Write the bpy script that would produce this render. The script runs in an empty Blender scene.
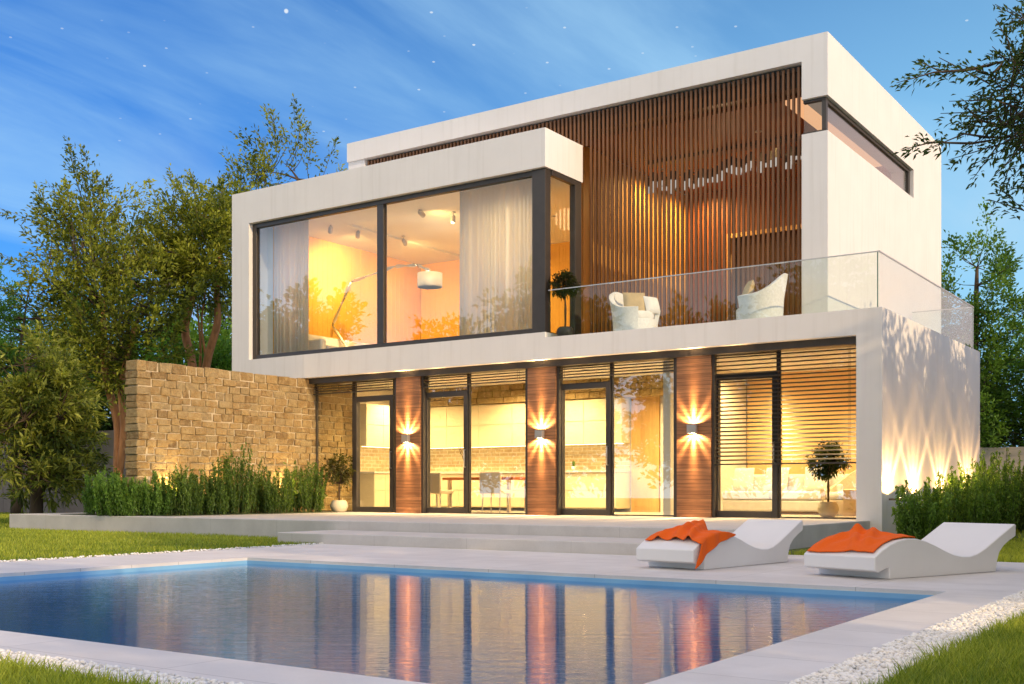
import bpy, bmesh, math, random
import numpy as np
from mathutils import Vector, Matrix
rad = math.radians
S = bpy.context.scene
COL = S.collection

# ------------------------------------------------------------------ camera, sky, sun, exposure
cd = bpy.data.cameras.new('camera'); cam = bpy.data.objects.new('camera', cd); COL.objects.link(cam)
cam.location = (0, 0, .485); cam.rotation_euler = (rad(90), 0, rad(34.3438))
cd.sensor_width = 36; cd.lens = 39.5156; cd.shift_y = 0.1445; cd.clip_start = .05; cd.clip_end = 2000
S.camera = cam
SUN_EL, SUN_AZ = 17.0, 100.0            # azimuth clockwise from +Y
sd = Vector((math.sin(rad(SUN_AZ)) * math.cos(rad(SUN_EL)), math.cos(rad(SUN_AZ)) * math.cos(rad(SUN_EL)), math.sin(rad(SUN_EL))))
sl = bpy.data.lights.new('sun', 'SUN'); sl.energy = 3.3; sl.angle = rad(.6); sl.color = (1, .71, .40)
sun = bpy.data.objects.new('sun', sl); COL.objects.link(sun); sun.rotation_euler = sd.to_track_quat('Z', 'Y').to_euler(); sun.location = (30, 10, 20)
S.view_settings.view_transform = 'Standard'; S.view_settings.look = 'None'
S.view_settings.exposure = 0.03; S.view_settings.gamma = 1; S.view_settings.use_curve_mapping = False
S.render.engine = 'CYCLES'
cy = S.cycles
cy.use_denoising = True; cy.max_bounces = 7; cy.diffuse_bounces = 3; cy.glossy_bounces = 4; cy.transmission_bounces = 4
cy.transparent_max_bounces = 24; cy.caustics_reflective = False; cy.caustics_refractive = False
cy.sample_clamp_indirect = 5; cy.sample_clamp_direct = 0; cy.use_light_tree = True

W = bpy.data.worlds.new('World'); S.world = W; W.use_nodes = True


class NT:
    """tiny node-graph writer"""
    def __init__(s, nt):
        s.nt = nt; nt.nodes.clear()

    def n(s, t, props=None, **ins):
        nd = s.nt.nodes.new(t)
        for k, v in (props or {}).items(): setattr(nd, k, v)
        for k, v in ins.items():
            key = int(k[1:]) if k[0] == 'i' and k[1:].isdigit() else k.replace('_', ' ')
            s.set(nd.inputs[key], v)
        return nd

    def set(s, sock, v):
        if isinstance(v, bpy.types.NodeSocket): s.nt.links.new(v, sock)
        elif isinstance(v, bpy.types.Node): s.nt.links.new(v.outputs[0], sock)
        else:
            if isinstance(v, (tuple, list)) and len(v) == 3 and sock.type == 'RGBA': v = (*v, 1)
            sock.default_value = v

    def m(s, op, a, b=0.0, c=None, clamp=False):
        nd = s.n('ShaderNodeMath', {'operation': op, 'use_clamp': clamp}, i0=a, i1=b)
        if c is not None: s.set(nd.inputs[2], c)
        return nd.outputs[0]

    def v(s, op, a, b=None, out=0):
        nd = s.n('ShaderNodeVectorMath', {'operation': op}, i0=a)
        if b is not None: s.set(nd.inputs[1], b)
        return nd.outputs[out]

    def mix(s, f, a, b, blend='MIX'):
        nd = s.n('ShaderNodeMix', {'data_type': 'RGBA', 'blend_type': blend})
        s.set(nd.inputs[0], f); s.set(nd.inputs[6], a); s.set(nd.inputs[7], b)
        return nd.outputs[2]

    def ramp(s, f, stops):
        nd = s.n('ShaderNodeValToRGB'); s.set(nd.inputs[0], f)
        el = nd.color_ramp.elements
        while len(el) < len(stops): el.new(.5)
        for e, (p, c) in zip(el, stops): e.position = p; e.color = (*c, 1) if len(c) == 3 else c
        return nd.outputs[0]

    def rng(s, f, a, b, c=0., d=1.):
        return s.n('ShaderNodeMapRange', {'interpolation_type': 'SMOOTHSTEP'}, i0=f, i1=a, i2=b, i3=c, i4=d).outputs[0]


# ---- sky: Nishita daylight, wisps of cloud, a bright dusk cloud bank behind the viewer, first stars
g = NT(W.node_tree)
co = g.n('ShaderNodeTexCoord').outputs['Generated']
sep = g.n('ShaderNodeSeparateXYZ', i0=co)
sky = g.n('ShaderNodeTexSky', {'sky_type': 'NISHITA', 'sun_disc': False, 'sun_elevation': rad(SUN_EL), 'sun_rotation': rad(SUN_AZ),
                               'air_density': 1.0, 'dust_density': .3, 'ozone_density': 4.0})
skyc = g.mix(1.0, sky.outputs[0], (.20, .80, 1.50), 'MULTIPLY')
hz = g.m('MULTIPLY', g.rng(sep.outputs[2], .66, .06), g.rng(sep.outputs[0], -.90, -.15, .0, 1.0))
skyc = g.mix(hz, skyc, (3.5, 7.4, 10.2))
skyc = g.mix(g.rng(sep.outputs[2], .30, .02, 0, .6), skyc, (2.6, 5.6, 8.6))
den = g.m('ADD', g.m('MAXIMUM', sep.outputs[2], 0.0), .22)
px = g.m('DIVIDE', sep.outputs[0], den); py = g.m('DIVIDE', sep.outputs[1], den)
pl = g.n('ShaderNodeCombineXYZ', i0=px, i1=py, i2=0.0)
mp = g.n('ShaderNodeMapping', {'vector_type': 'TEXTURE'}, Vector=pl, Location=(1.3, 0, 0), Rotation=(0, 0, rad(78)), Scale=(1.6, .5, 1))
n1 = g.n('ShaderNodeTexNoise', Vector=mp, Scale=1.25, Detail=7.0, Roughness=.55, Distortion=.6).outputs[0]
wisp = g.m('MULTIPLY', g.rng(n1, .42, .74), .56)
low = g.m('MULTIPLY', g.rng(sep.outputs[2], .34, .10), g.rng(g.n('ShaderNodeTexNoise', Vector=co, Scale=5.0, Detail=6.0).outputs[0], .42, .70))
c1 = g.mix(wisp, skyc, (4.4, 7.4, 9.8))
c1 = g.mix(g.m('MULTIPLY', low, .55), c1, (7.5, 7.9, 8.2))
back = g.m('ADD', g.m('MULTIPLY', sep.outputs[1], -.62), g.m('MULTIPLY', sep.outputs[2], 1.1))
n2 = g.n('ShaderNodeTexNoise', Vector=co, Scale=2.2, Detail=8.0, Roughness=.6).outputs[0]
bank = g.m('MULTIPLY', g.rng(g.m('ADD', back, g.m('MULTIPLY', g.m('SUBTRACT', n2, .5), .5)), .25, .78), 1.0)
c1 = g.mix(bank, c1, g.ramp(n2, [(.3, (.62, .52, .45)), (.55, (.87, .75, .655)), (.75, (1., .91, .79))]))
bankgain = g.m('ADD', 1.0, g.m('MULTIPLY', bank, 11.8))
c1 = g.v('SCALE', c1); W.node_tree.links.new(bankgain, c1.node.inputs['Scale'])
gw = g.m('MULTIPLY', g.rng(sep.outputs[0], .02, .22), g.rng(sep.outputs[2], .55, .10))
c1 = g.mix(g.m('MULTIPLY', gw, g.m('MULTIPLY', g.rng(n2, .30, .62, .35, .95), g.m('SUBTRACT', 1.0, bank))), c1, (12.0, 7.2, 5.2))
vor = g.n('ShaderNodeTexVoronoi', {'feature': 'F1', 'voronoi_dimensions': '2D'}, Vector=pl, Scale=15.0)
sr = g.n('ShaderNodeSeparateColor', i0=vor.outputs['Color']).outputs[0]
star = g.m('MULTIPLY', g.m('LESS_THAN', vor.outputs['Distance'], g.m('ADD', g.m('MULTIPLY', sr, .022), .012)), g.rng(sep.outputs[2], .18, .4))
star = g.m('MULTIPLY', g.m('MULTIPLY', star, g.m('MULTIPLY', g.m('POWER', sr, 3.5), .95)), g.m('SUBTRACT', 1.0, bank))
vdir = Vector((-.5640 - .2011 * .8258, .8258 - .2011 * .5640, .4261)).normalized()
d = g.v('DOT_PRODUCT', g.v('NORMALIZE', co), tuple(vdir), out=1)
star = g.m('ADD', star, g.rng(d, 1 - 2.2e-6, 1 - 3e-7))
c1 = g.mix(g.m('MULTIPLY', star, .8, clamp=True), c1, (9, 9.6, 10))
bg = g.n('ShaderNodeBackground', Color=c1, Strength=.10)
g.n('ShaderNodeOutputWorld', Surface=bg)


# ------------------------------------------------------------------ materials
MATS = {}


def newmat(name):
    m = bpy.data.materials.new(name); m.use_nodes = True
    MATS[name] = m
    return m, NT(m.node_tree)


def pbr(name, col, rough=.6, metal=0., var=.12, scale=3., stretch=(1, 1, 1), bump=0., bscale=40., spec=.4, detail=5., fine=.0, extra=None):
    m, g = newmat(name)
    tc = g.n('ShaderNodeTexCoord').outputs['Object']
    mpv = g.n('ShaderNodeMapping', Vector=tc, Scale=stretch)
    nz = g.n('ShaderNodeTexNoise', Vector=mpv, Scale=scale, Detail=detail, Roughness=.6).outputs[0]
    a = tuple(c * (1 - var) for c in col); b = tuple(min(1, c * (1 + var)) for c in col)
    c = g.mix(g.rng(nz, .28, .72), a, b)
    nf = g.n('ShaderNodeTexNoise', Vector=mpv, Scale=bscale, Detail=4.0).outputs[0]
    if fine: c = g.mix(fine, c, g.mix(nf, (0, 0, 0), (1, 1, 1)), 'SOFT_LIGHT')
    if extra: c = extra(g, c, tc)
    p = g.n('ShaderNodeBsdfPrincipled', Base_Color=c, Metallic=metal)
    g.set(p.inputs['Roughness'], g.m('ADD', rough - .08, g.m('MULTIPLY', nz, .16)))
    p.inputs['Specular IOR Level'].default_value = spec
    if bump:
        bp = g.n('ShaderNodeBump', Strength=bump, Distance=.01, Height=nf)
        g.set(p.inputs['Normal'], bp)
    g.n('ShaderNodeOutputMaterial', Surface=p)
    return m


def emit(name, col, s):
    m, g = newmat(name)
    g.n('ShaderNodeOutputMaterial', Surface=g.n('ShaderNodeEmission', Color=col, Strength=s))
    return m


def glass(name, tint=(.95, .97, .96), f0=.06, gain=1.0):
    m, g = newmat(name)
    lw = g.n('ShaderNodeLayerWeight', Blend=.5)
    f = g.m('ADD', f0, g.m('MULTIPLY', g.m('POWER', lw.outputs['Facing'], 5.0), (1 - f0) * gain), clamp=True)
    t = g.n('ShaderNodeBsdfTransparent', Color=tint); r = g.n('ShaderNodeBsdfGlossy', Roughness=0.0, Color=(1, 1, 1))
    g.n('ShaderNodeOutputMaterial', Surface=g.n('ShaderNodeMixShader', i0=f, i1=t, i2=r))
    return m


def streaks(g, c, tc):      # faint vertical weathering on render
    mv = g.n('ShaderNodeMapping', Vector=tc, Scale=(6, 6, .30))
    n = g.n('ShaderNodeTexNoise', Vector=mv, Scale=1.6, Detail=5.0).outputs[0]
    return g.mix(g.rng(n, .48, .78, 0, .3), c, (.62, .59, .55))


plaster = pbr('white_render', (.79, .765, .745), .75, var=.025, scale=1.2, bump=.12, bscale=120, spec=.25, extra=streaks)
dark = pbr('dark_bronze_metal', (.045, .038, .034), .42, var=.12, scale=6, spec=.5)
steel = pbr('steel', (.55, .55, .56), .3, metal=.9, var=.06)
chrome = pbr('brushed_chrome', (.62, .6, .57), .28, metal=.85, var=.05)
pane = glass('window_glass')
railglass = glass('rail_glass', tint=(.93, .965, .95), f0=.035)
glassedge = pbr('glass_edge', (.16, .26, .22), .25, var=.1)
inwall = pbr('interior_paint', (.80, .74, .66), .8, var=.02, scale=1)
ceilpaint = pbr('ceiling_paint', (.80, .76, .70), .85, var=.02, scale=1)
cream = pbr('cream_lacquer', (.80, .70, .50), .45, var=.03)
whitefab = pbr('white_fabric', (.78, .75, .71), .9, var=.06, scale=8, bump=.3, bscale=160)
beigefab = pbr('beige_upholstery', (.60, .49, .37), .85, var=.03, scale=8, bump=.2, bscale=160)
sandfab = pbr('sand_cushion', (.50, .36, .17), .9, var=.1, scale=9, bump=.3, bscale=160)
wicker = pbr('white_wicker', (.74, .72, .69), .8, var=.08, scale=25, bump=.5, bscale=90)
lounger_m = pbr('white_gelcoat', (.80, .785, .77), .38, var=.02, scale=2, spec=.4)
pot_m = pbr('cream_clay', (.62, .54, .40), .7, var=.1, scale=8, bump=.2, bscale=60)
soil_m = pbr('soil', (.05, .035, .022), .95, var=.3, scale=20, bump=.6, bscale=60)
ceramic = pbr('ceramic_white', (.78, .74, .68), .3, var=.03)
bark_red = pbr('warm_bark', (.52, .23, .09), .85, var=.35, scale=7, stretch=(1, 1, .25), bump=.6, bscale=30)
bark = pbr('brown_bark', (.085, .058, .038), .9, var=.35, scale=8, stretch=(1, 1, .25), bump=.7, bscale=30)
stem_m = pbr('green_stem', (.08, .13, .04), .8, var=.2)
twig_m = pbr('dry_twig', (.30, .24, .15), .9, var=.2, scale=9)
basin_m = pbr('pool_tile', (.24, .50, .74), .35, var=.06, scale=2)
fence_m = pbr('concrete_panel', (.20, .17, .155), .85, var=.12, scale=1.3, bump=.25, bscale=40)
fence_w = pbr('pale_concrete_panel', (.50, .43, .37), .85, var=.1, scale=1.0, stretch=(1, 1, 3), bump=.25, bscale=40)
mortar_m = pbr('mortar', (.56, .46, .30), .95, var=.15, scale=14, bump=.5, bscale=50)
orangewall = pbr('orange_panelling', (.80, .43, .09), .7, var=.05, scale=2)
amberwall = pbr('amber_paint', (.78, .52, .24), .8, var=.04, scale=1)
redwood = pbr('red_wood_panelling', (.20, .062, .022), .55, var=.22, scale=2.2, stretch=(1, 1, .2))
glow_toned_wood = pbr('glow_toned_panelling', (.56, .30, .085), .55, var=.2, scale=2.2, stretch=(1, 1, .2))  # left wall wood coloured lighter and golden to stand in for warm light
darkwood = pbr('dark_wood', (.10, .045, .022), .5, var=.25, scale=2, stretch=(1, 1, .2))
tabletop_m = pbr('table_wood', (.30, .085, .035), .35, var=.2, scale=3, stretch=(.3, 3, 3))
slat_m = pbr('slat_wood', (.20, .088, .034), .5, var=.28, scale=5, stretch=(9, 9, .3), bump=.2, bscale=30)
floor_in = pbr('interior_tile', (.62, .56, .48), .3, var=.04)
tan_panel = pbr('tan_wood_panel', (.60, .36, .14), .55, var=.14, scale=3, stretch=(3, 3, .3))


def boards(g, c, tc):
    z = g.n('ShaderNodeSeparateXYZ', i0=tc).outputs[2]
    fr = g.m('FRACT', g.m('MULTIPLY', z, 15.0))
    ln = g.m('LESS_THAN', fr, .10)
    cell = g.n('ShaderNodeTexWhiteNoise', {'noise_dimensions': '1D'}, W=g.m('FLOOR', g.m('MULTIPLY', z, 15.0))).outputs[0]
    c = g.mix(g.m('MULTIPLY', cell, .45), c, (.11, .042, .018))
    return g.mix(g.m('MULTIPLY', ln, .7), c, (.03, .012, .006))


pillar_m = pbr('pillar_timber', (.30, .145, .068), .5, var=.3, scale=4, stretch=(.6, .6, 9), bump=.2, bscale=30, extra=boards)


def joints(sx, sy, off=(0, 0), w=.006, dk=.72):
    def f(g, c, tc):
        s = g.n('ShaderNodeSeparateXYZ', i0=tc)
        r = None
        for k, (ax, st) in enumerate(((0, sx), (1, sy))):
            if not st: continue
            fr = g.m('FRACT', g.m('DIVIDE', g.m('ADD', s.outputs[ax], off[k] + 100.0), st))
            ln = g.m('LESS_THAN', fr, w / st)
            r = ln if r is None else g.m('MAXIMUM', r, ln)
        st = g.n('ShaderNodeTexNoise', Vector=tc, Scale=.9, Detail=6.0, Roughness=.65).outputs[0]
        c = g.mix(g.rng(st, .5, .75, 0, .35), c, (.48, .45, .43))
        cell = g.n('ShaderNodeTexWhiteNoise', {'noise_dimensions': '2D'}, Vector=g.n('ShaderNodeCombineXYZ', i0=g.m('FLOOR', g.m('DIVIDE', g.m('ADD', s.outputs[0], off[0] + 100.0), sx)), i1=g.m('FLOOR', g.m('DIVIDE', g.m('ADD', s.outputs[1], off[1] + 100.0), sy or 9.0)), i2=0.0)).outputs[0]
        c = g.mix(g.m('MULTIPLY', cell, .22), c, (.53, .50, .475))
        return g.mix(g.m('MULTIPLY', r, 1 - dk), c, (.12, .11, .105))
    return f


deck_m = pbr('deck_stone', (.68, .655, .64), .62, var=.07, scale=2.2, bump=.15, bscale=90, spec=.35, fine=.15, extra=joints(1.2, .6, (.0, .03), w=.007, dk=.6))
conc_m = pbr('step_concrete', (.58, .555, .53), .7, var=.08, scale=2.0, bump=.2, bscale=70, fine=.2, extra=joints(1.6, 0))
ground_m = pbr('lawn_soil', (.10, .13, .025), .95, var=.4, scale=.7, bump=.4, bscale=60)
bed_m = pbr('planting_bed', (.05, .065, .02), .95, var=.4, scale=6, bump=.6, bscale=60)
hill_m = pbr('far_ground', (.05, .065, .025), .95, var=.3, scale=.1)


def leafmat(name, dk, lt, trans=.45, rough=.5):
    m, g = newmat(name)
    at = g.n('ShaderNodeAttribute', {'attribute_name': 'tone'}).outputs['Fac']
    mid = tuple((a + b) / 2.2 for a, b in zip(dk, lt))
    c = g.ramp(at, [(.0, dk), (.5, mid), (1., lt)])
    d = g.n('ShaderNodeBsdfPrincipled', Base_Color=c, Roughness=rough)
    d.inputs['Specular IOR Level'].default_value = .3
    t = g.n('ShaderNodeBsdfTranslucent', Color=g.mix(1.0, c, (1.25, 1.2, .6), 'MULTIPLY'))
    g.n('ShaderNodeOutputMaterial', Surface=g.n('ShaderNodeMixShader', i0=trans, i1=d, i2=t))
    return m


lf_olive = leafmat('olive_foliage', (.036, .072, .012), (.56, .60, .08))
lf_mid = leafmat('mid_green_foliage', (.06, .17, .03), (.32, .58, .10))
lf_dark = leafmat('dark_foliage', (.025, .06, .016), (.12, .21, .045))
lf_lance = leafmat('lance_foliage', (.035, .075, .012), (.54, .58, .11))
lf_fresh = leafmat('fresh_foliage', (.045, .12, .02), (.21, .38, .06))
lf_shrub = leafmat('shrub_foliage', (.045, .12, .02), (.24, .42, .07))
lf_shrubd = leafmat('dark_shrub_foliage', (.03, .075, .016), (.19, .31, .055))
lf_top = leafmat('topiary_foliage', (.010, .016, .006), (.05, .065, .02))
lf_pot = leafmat('potted_olive_foliage', (.04, .05, .012), (.16, .15, .04))
lf_over = leafmat('overhang_foliage', (.025, .05, .014), (.11, .18, .04))
grass_m = leafmat('grass_blades', (.13, .22, .02), (.66, .70, .10), trans=.4)

# water
m, g = newmat('pool_water')
tc = g.n('ShaderNodeTexCoord').outputs['Object']
mv = g.n('ShaderNodeMapping', {'vector_type': 'TEXTURE'}, Vector=tc, Rotation=(0, 0, rad(30)), Scale=(1.8, .26, 1))
h1 = g.n('ShaderNodeTexNoise', Vector=mv, Scale=3.2, Detail=3.0, Roughness=.5).outputs[0]
mv2 = g.n('ShaderNodeMapping', {'vector_type': 'TEXTURE'}, Vector=tc, Rotation=(0, 0, rad(38)), Scale=(1.1, .10, 1))
h2 = g.n('ShaderNodeTexNoise', Vector=mv2, Scale=5.5, Detail=2.0).outputs[0]
bp = g.n('ShaderNodeBump', Strength=.06, Distance=.05, Height=g.m('ADD', h1, g.m('MULTIPLY', h2, .5)))
lw = g.n('ShaderNodeLayerWeight', Blend=.5, Normal=bp)
fr = g.m('ADD', .02, g.m('MULTIPLY', g.m('POWER', lw.outputs['Facing'], 5.0), .98), clamp=True)
t = g.n('ShaderNodeBsdfTransparent', Color=(.36, .64, .80)); r = g.n('ShaderNodeBsdfGlossy', Roughness=.025, Color=(.90, .95, 1), Normal=bp)
g.n('ShaderNodeOutputMaterial', Surface=g.n('ShaderNodeMixShader', i0=fr, i1=t, i2=r))
water_m = m

# stone with per-block tone
m, g = newmat('sandstone_blocks')
tc = g.n('ShaderNodeTexCoord').outputs['Object']
at = g.n('ShaderNodeAttribute', {'attribute_name': 'tone'}).outputs['Fac']
base = g.ramp(at, [(0, (.19, .118, .045)), (.3, (.28, .18, .068)), (.7, (.345, .232, .094)), (1, (.27, .20, .10))])
nz = g.n('ShaderNodeTexNoise', Vector=tc, Scale=9.0, Detail=8.0, Roughness=.7).outputs[0]
base = g.mix(g.rng(nz, .38, .72, 0, .8), base, (.43, .33, .165))
nd = g.n('ShaderNodeTexNoise', Vector=tc, Scale=26.0, Detail=6.0, Roughness=.7).outputs[0]
base = g.mix(g.rng(nd, .54, .70, 0, .75), base, (.10, .062, .028))
p = g.n('ShaderNodeBsdfPrincipled', Base_Color=base, Roughness=.9)
hh = g.m('ADD', g.n('ShaderNodeTexNoise', Vector=tc, Scale=16.0, Detail=8.0, Roughness=.65).outputs[0], g.m('MULTIPLY', nd, .5))
g.set(p.inputs['Normal'], g.n('ShaderNodeBump', Strength=1.0, Distance=.03, Height=hh))
g.n('ShaderNodeOutputMaterial', Surface=p)
stone_m = m

# backsplash brick
m, g = newmat('cream_brick')
tc = g.n('ShaderNodeTexCoord').outputs['Object']
sx = g.n('ShaderNodeSeparateXYZ', i0=tc)
v2 = g.n('ShaderNodeCombineXYZ', i0=g.m('ADD', sx.outputs[0], sx.outputs[1]), i1=sx.outputs[2], i2=0.0)
br = g.n('ShaderNodeTexBrick', Vector=v2, Color1=(.62, .46, .26), Color2=(.80, .64, .40), Mortar=(.86, .78, .58), Scale=1.0, Mortar_Size=.012, Brick_Width=.24, Row_Height=.085)
nz = g.n('ShaderNodeTexNoise', Vector=tc, Scale=12.0, Detail=6.0).outputs[0]
c = g.mix(g.rng(nz, .4, .7, 0, .4), br.outputs[0], (.40, .26, .12))
p = g.n('ShaderNodeBsdfPrincipled', Base_Color=c, Roughness=.8)
g.set(p.inputs['Normal'], g.n('ShaderNodeBump', Strength=.8, Distance=.02, Height=g.m('ADD', g.m('MULTIPLY', br.outputs['Fac'], -1.0), nz)))
g.n('ShaderNodeOutputMaterial', Surface=p)
brick_m = m


def fabric(name, col, tr):
    m, g = newmat(name)
    tc = g.n('ShaderNodeTexCoord').outputs['Object']
    n = g.n('ShaderNodeTexNoise', Vector=g.n('ShaderNodeMapping', Vector=tc, Scale=(6, 6, .4)), Scale=3.0, Detail=4.0).outputs[0]
    c = g.mix(n, tuple(x * .9 for x in col), col)
    d = g.n('ShaderNodeMixShader', i0=.5, i1=g.n('ShaderNodeBsdfDiffuse', Color=c), i2=g.n('ShaderNodeBsdfTranslucent', Color=c))
    g.n('ShaderNodeOutputMaterial', Surface=g.n('ShaderNodeMixShader', i0=tr, i1=d, i2=g.n('ShaderNodeBsdfTransparent', Color=(1, 1, 1))))
    return m


sheer = fabric('sheer_curtain', (.94, .93, .92), .12)
m, g = newmat('orange_towel')
tc = g.n('ShaderNodeTexCoord').outputs['Object']
n = g.n('ShaderNodeTexNoise', Vector=tc, Scale=90.0, Detail=4.0).outputs[0]
p = g.n('ShaderNodeBsdfPrincipled', Base_Color=g.mix(n, (.80, .11, .002), (.90, .15, .004)), Roughness=.95)
g.set(p.inputs['Normal'], g.n('ShaderNodeBump', Strength=.5, Distance=.004, Height=n))
g.n('ShaderNodeOutputMaterial', Surface=p)
towel_m = m
m, g = newmat('white_pebble')
at = g.n('ShaderNodeAttribute', {'attribute_name': 'tone'}).outputs['Fac']
p = g.n('ShaderNodeBsdfPrincipled', Base_Color=g.ramp(at, [(0, (.62, .59, .54)), (.35, (.80, .78, .74)), (1, (.88, .87, .84))]), Roughness=.7)
g.n('ShaderNodeOutputMaterial', Surface=p)
pebble_m = m
lampglow = emit('lamp_glow', (1, .78, .42), 40)
shadeglow = emit('shade_glow', (1, .93, .82), 3.0)
ceilglow = emit('ceiling_lamp_glow', (1, .8, .5), 6)
crystal = emit('chandelier_glow', (1, .90, .80), .5)
ledglow = emit('led_strip_glow', (1, .82, .45), 9)
spotbody = pbr('spot_aluminium', (.45, .43, .42), .35, metal=.6, var=.05)


# ------------------------------------------------------------------ mesh helpers
def link(o, parent=None):
    COL.objects.link(o)
    if parent is not None: o.parent = parent
    return o


def tag(o, label=None, cat=None, group=None, kind=None):
    if label: o['label'] = label
    if cat: o['category'] = cat
    if group: o['group'] = group
    if kind: o['kind'] = kind
    return o


def thing(name, label, cat, loc=(0, 0, 0), rz=0., group=None):
    o = bpy.data.objects.new(name, None); o.empty_display_size = .2
    link(o); o.location = loc; o.rotation_euler = (0, 0, rz)
    return tag(o, label, cat, group)


class MB:
    def __init__(s): s.v = []; s.f = []; s.t = []; s.sm = []

    def add(s, vs, fs, tone=.5, smooth=False):
        b = len(s.v); s.v += [tuple(p) for p in vs]
        for f in fs: s.f.append([b + i for i in f]); s.t.append(tone); s.sm.append(smooth)
        return s

    def box(s, x0, x1, y0, y1, z0, z1, tone=.5, M=None):
        vs = [(x0, y0, z0), (x1, y0, z0), (x1, y1, z0), (x0, y1, z0), (x0, y0, z1), (x1, y0, z1), (x1, y1, z1), (x0, y1, z1)]
        if M is not None: vs = [M @ Vector(p) for p in vs]
        return s.add(vs, [(0, 3, 2, 1), (4, 5, 6, 7), (0, 1, 5, 4), (1, 2, 6, 5), (2, 3, 7, 6), (3, 0, 4, 7)], tone)

    def tube(s, pts, r, n=6, tone=.5, cap=True):
        pts = [Vector(p) for p in pts]
        rs = r if isinstance(r, (list, tuple)) else [r] * len(pts)
        vs = []; fs = []
        ref = None
        for i, p in enumerate(pts):
            d = (pts[min(i + 1, len(pts) - 1)] - pts[max(i - 1, 0)])
            if d.length < 1e-9: d = Vector((0, 0, 1))
            d.normalize()
            if ref is None: ref = d.orthogonal().normalized()
            ref = (ref - d * ref.dot(d))
            if ref.length < 1e-6: ref = d.orthogonal()
            ref.normalize(); b = d.cross(ref)
            for k in range(n):
                a = 2 * math.pi * k / n
                vs.append(p + (ref * math.cos(a) + b * math.sin(a)) * rs[i])
        for i in range(len(pts) - 1):
            for k in range(n):
                k2 = (k + 1) % n
                fs.append((i * n + k, i * n + k2, (i + 1) * n + k2, (i + 1) * n + k))
        if cap:
            fs.append(tuple(range(n - 1, -1, -1))); fs.append(tuple(range((len(pts) - 1) * n, len(pts) * n)))
        return s.add(vs, fs, tone, True)

    def lathe(s, prof, n=28, c=(0, 0, 0)):
        vs = []; fs = []
        for (r, z) in prof:
            for k in range(n):
                a = 2 * math.pi * k / n; vs.append((c[0] + r * math.cos(a), c[1] + r * math.sin(a), c[2] + z))
        m = len(prof)
        for i in range(m - 1):
            for k in range(n):
                k2 = (k + 1) % n
                fs.append((i * n + k, i * n + k2, (i + 1) * n + k2, (i + 1) * n + k))
        fs.append(tuple(range(n - 1, -1, -1))); fs.append(tuple(range((m - 1) * n, m * n)))
        return s.add(vs, fs, .5, True)

    def build(s, name, mat, parent=None, bevel=0., smooth=None, tones=False, seg=2, auto=None):
        me = bpy.data.meshes.new(name); me.from_pydata(s.v, [], s.f); me.materials.append(mat)
        me.polygons.foreach_set('use_smooth', [bool(x) if smooth is None else smooth for x in s.sm])
        if tones:
            at = me.attributes.new('tone', 'FLOAT', 'FACE'); at.data.foreach_set('value', s.t)
        me.update()
        o = bpy.data.objects.new(name, me); link(o, parent)
        if auto: me.set_sharp_from_angle(angle=rad(auto))
        if bevel:
            b = o.modifiers.new('bevel', 'BEVEL'); b.width = bevel; b.segments = seg; b.limit_method = 'ANGLE'; b.angle_limit = rad(40)
        return o


def bx(name, mat, parent, *boxes, bevel=0.):
    m = MB()
    for b in boxes: m.box(*b)
    return m.build(name, mat, parent, bevel)


def quad_mesh(name, V, mat, parent=None, tone=None, smooth=False, per=4):
    """V: (N,k,3) with k=4 (one quad each) or k=6 (two quads sharing the middle edge)"""
    V = np.asarray(V, dtype=np.float32); N, k = V.shape[0], V.shape[1]
    me = bpy.data.meshes.new(name)
    me.vertices.add(N * k); me.vertices.foreach_set('co', V.reshape(-1))
    base = np.arange(N, dtype=np.int32)[:, None] * k
    q = np.array([[0, 1, 2, 3]] if k == 4 else [[0, 1, 2, 3], [3, 2, 4, 5]], dtype=np.int32)
    idx = (base[:, :, None] + q[None, :, :]).reshape(-1)
    nf = N * len(q)
    me.loops.add(nf * 4); me.loops.foreach_set('vertex_index', idx)
    me.polygons.add(nf); me.polygons.foreach_set('loop_start', np.arange(nf, dtype=np.int32) * 4)
    try: me.polygons.foreach_set('loop_total', np.full(nf, 4, dtype=np.int32))
    except Exception: pass
    if smooth: me.polygons.foreach_set('use_smooth', np.ones(nf, dtype=bool))
    me.materials.append(mat)
    if tone is not None:
        at = me.attributes.new('tone', 'FLOAT', 'FACE'); at.data.foreach_set('value', np.repeat(np.asarray(tone, dtype=np.float32), len(q)))
    me.update(); me.validate()
    o = bpy.data.objects.new(name, me); return link(o, parent)


def nrm(a): return a / np.maximum(np.linalg.norm(a, axis=-1, keepdims=True), 1e-9)


def leaf_quads(C, D, L, Wd, rng, droop=.15):
    N = len(C); D = nrm(D)
    up = rng.normal(0, .55, (N, 3)); up[:, 2] += .9
    sd_ = nrm(np.cross(D, up)); nm = np.cross(sd_, D)
    L = L[:, None]; Wd = Wd[:, None]
    b = C - D * L * .5; t = C + D * L * .5 - np.array([0, 0, 1]) * L * droop
    mid = C - D * L * .04 + nm * Wd * .25
    return np.stack([b, mid + sd_ * Wd * .5, t, mid - sd_ * Wd * .5], axis=1)


def fbm(p, s, seed):
    r = np.random.default_rng(seed); out = np.zeros(len(p))
    for _ in range(5):
        k = r.normal(0, 1, 3) * s; out += np.sin(p @ k + r.uniform(0, 6.28))
    return out / 5


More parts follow.
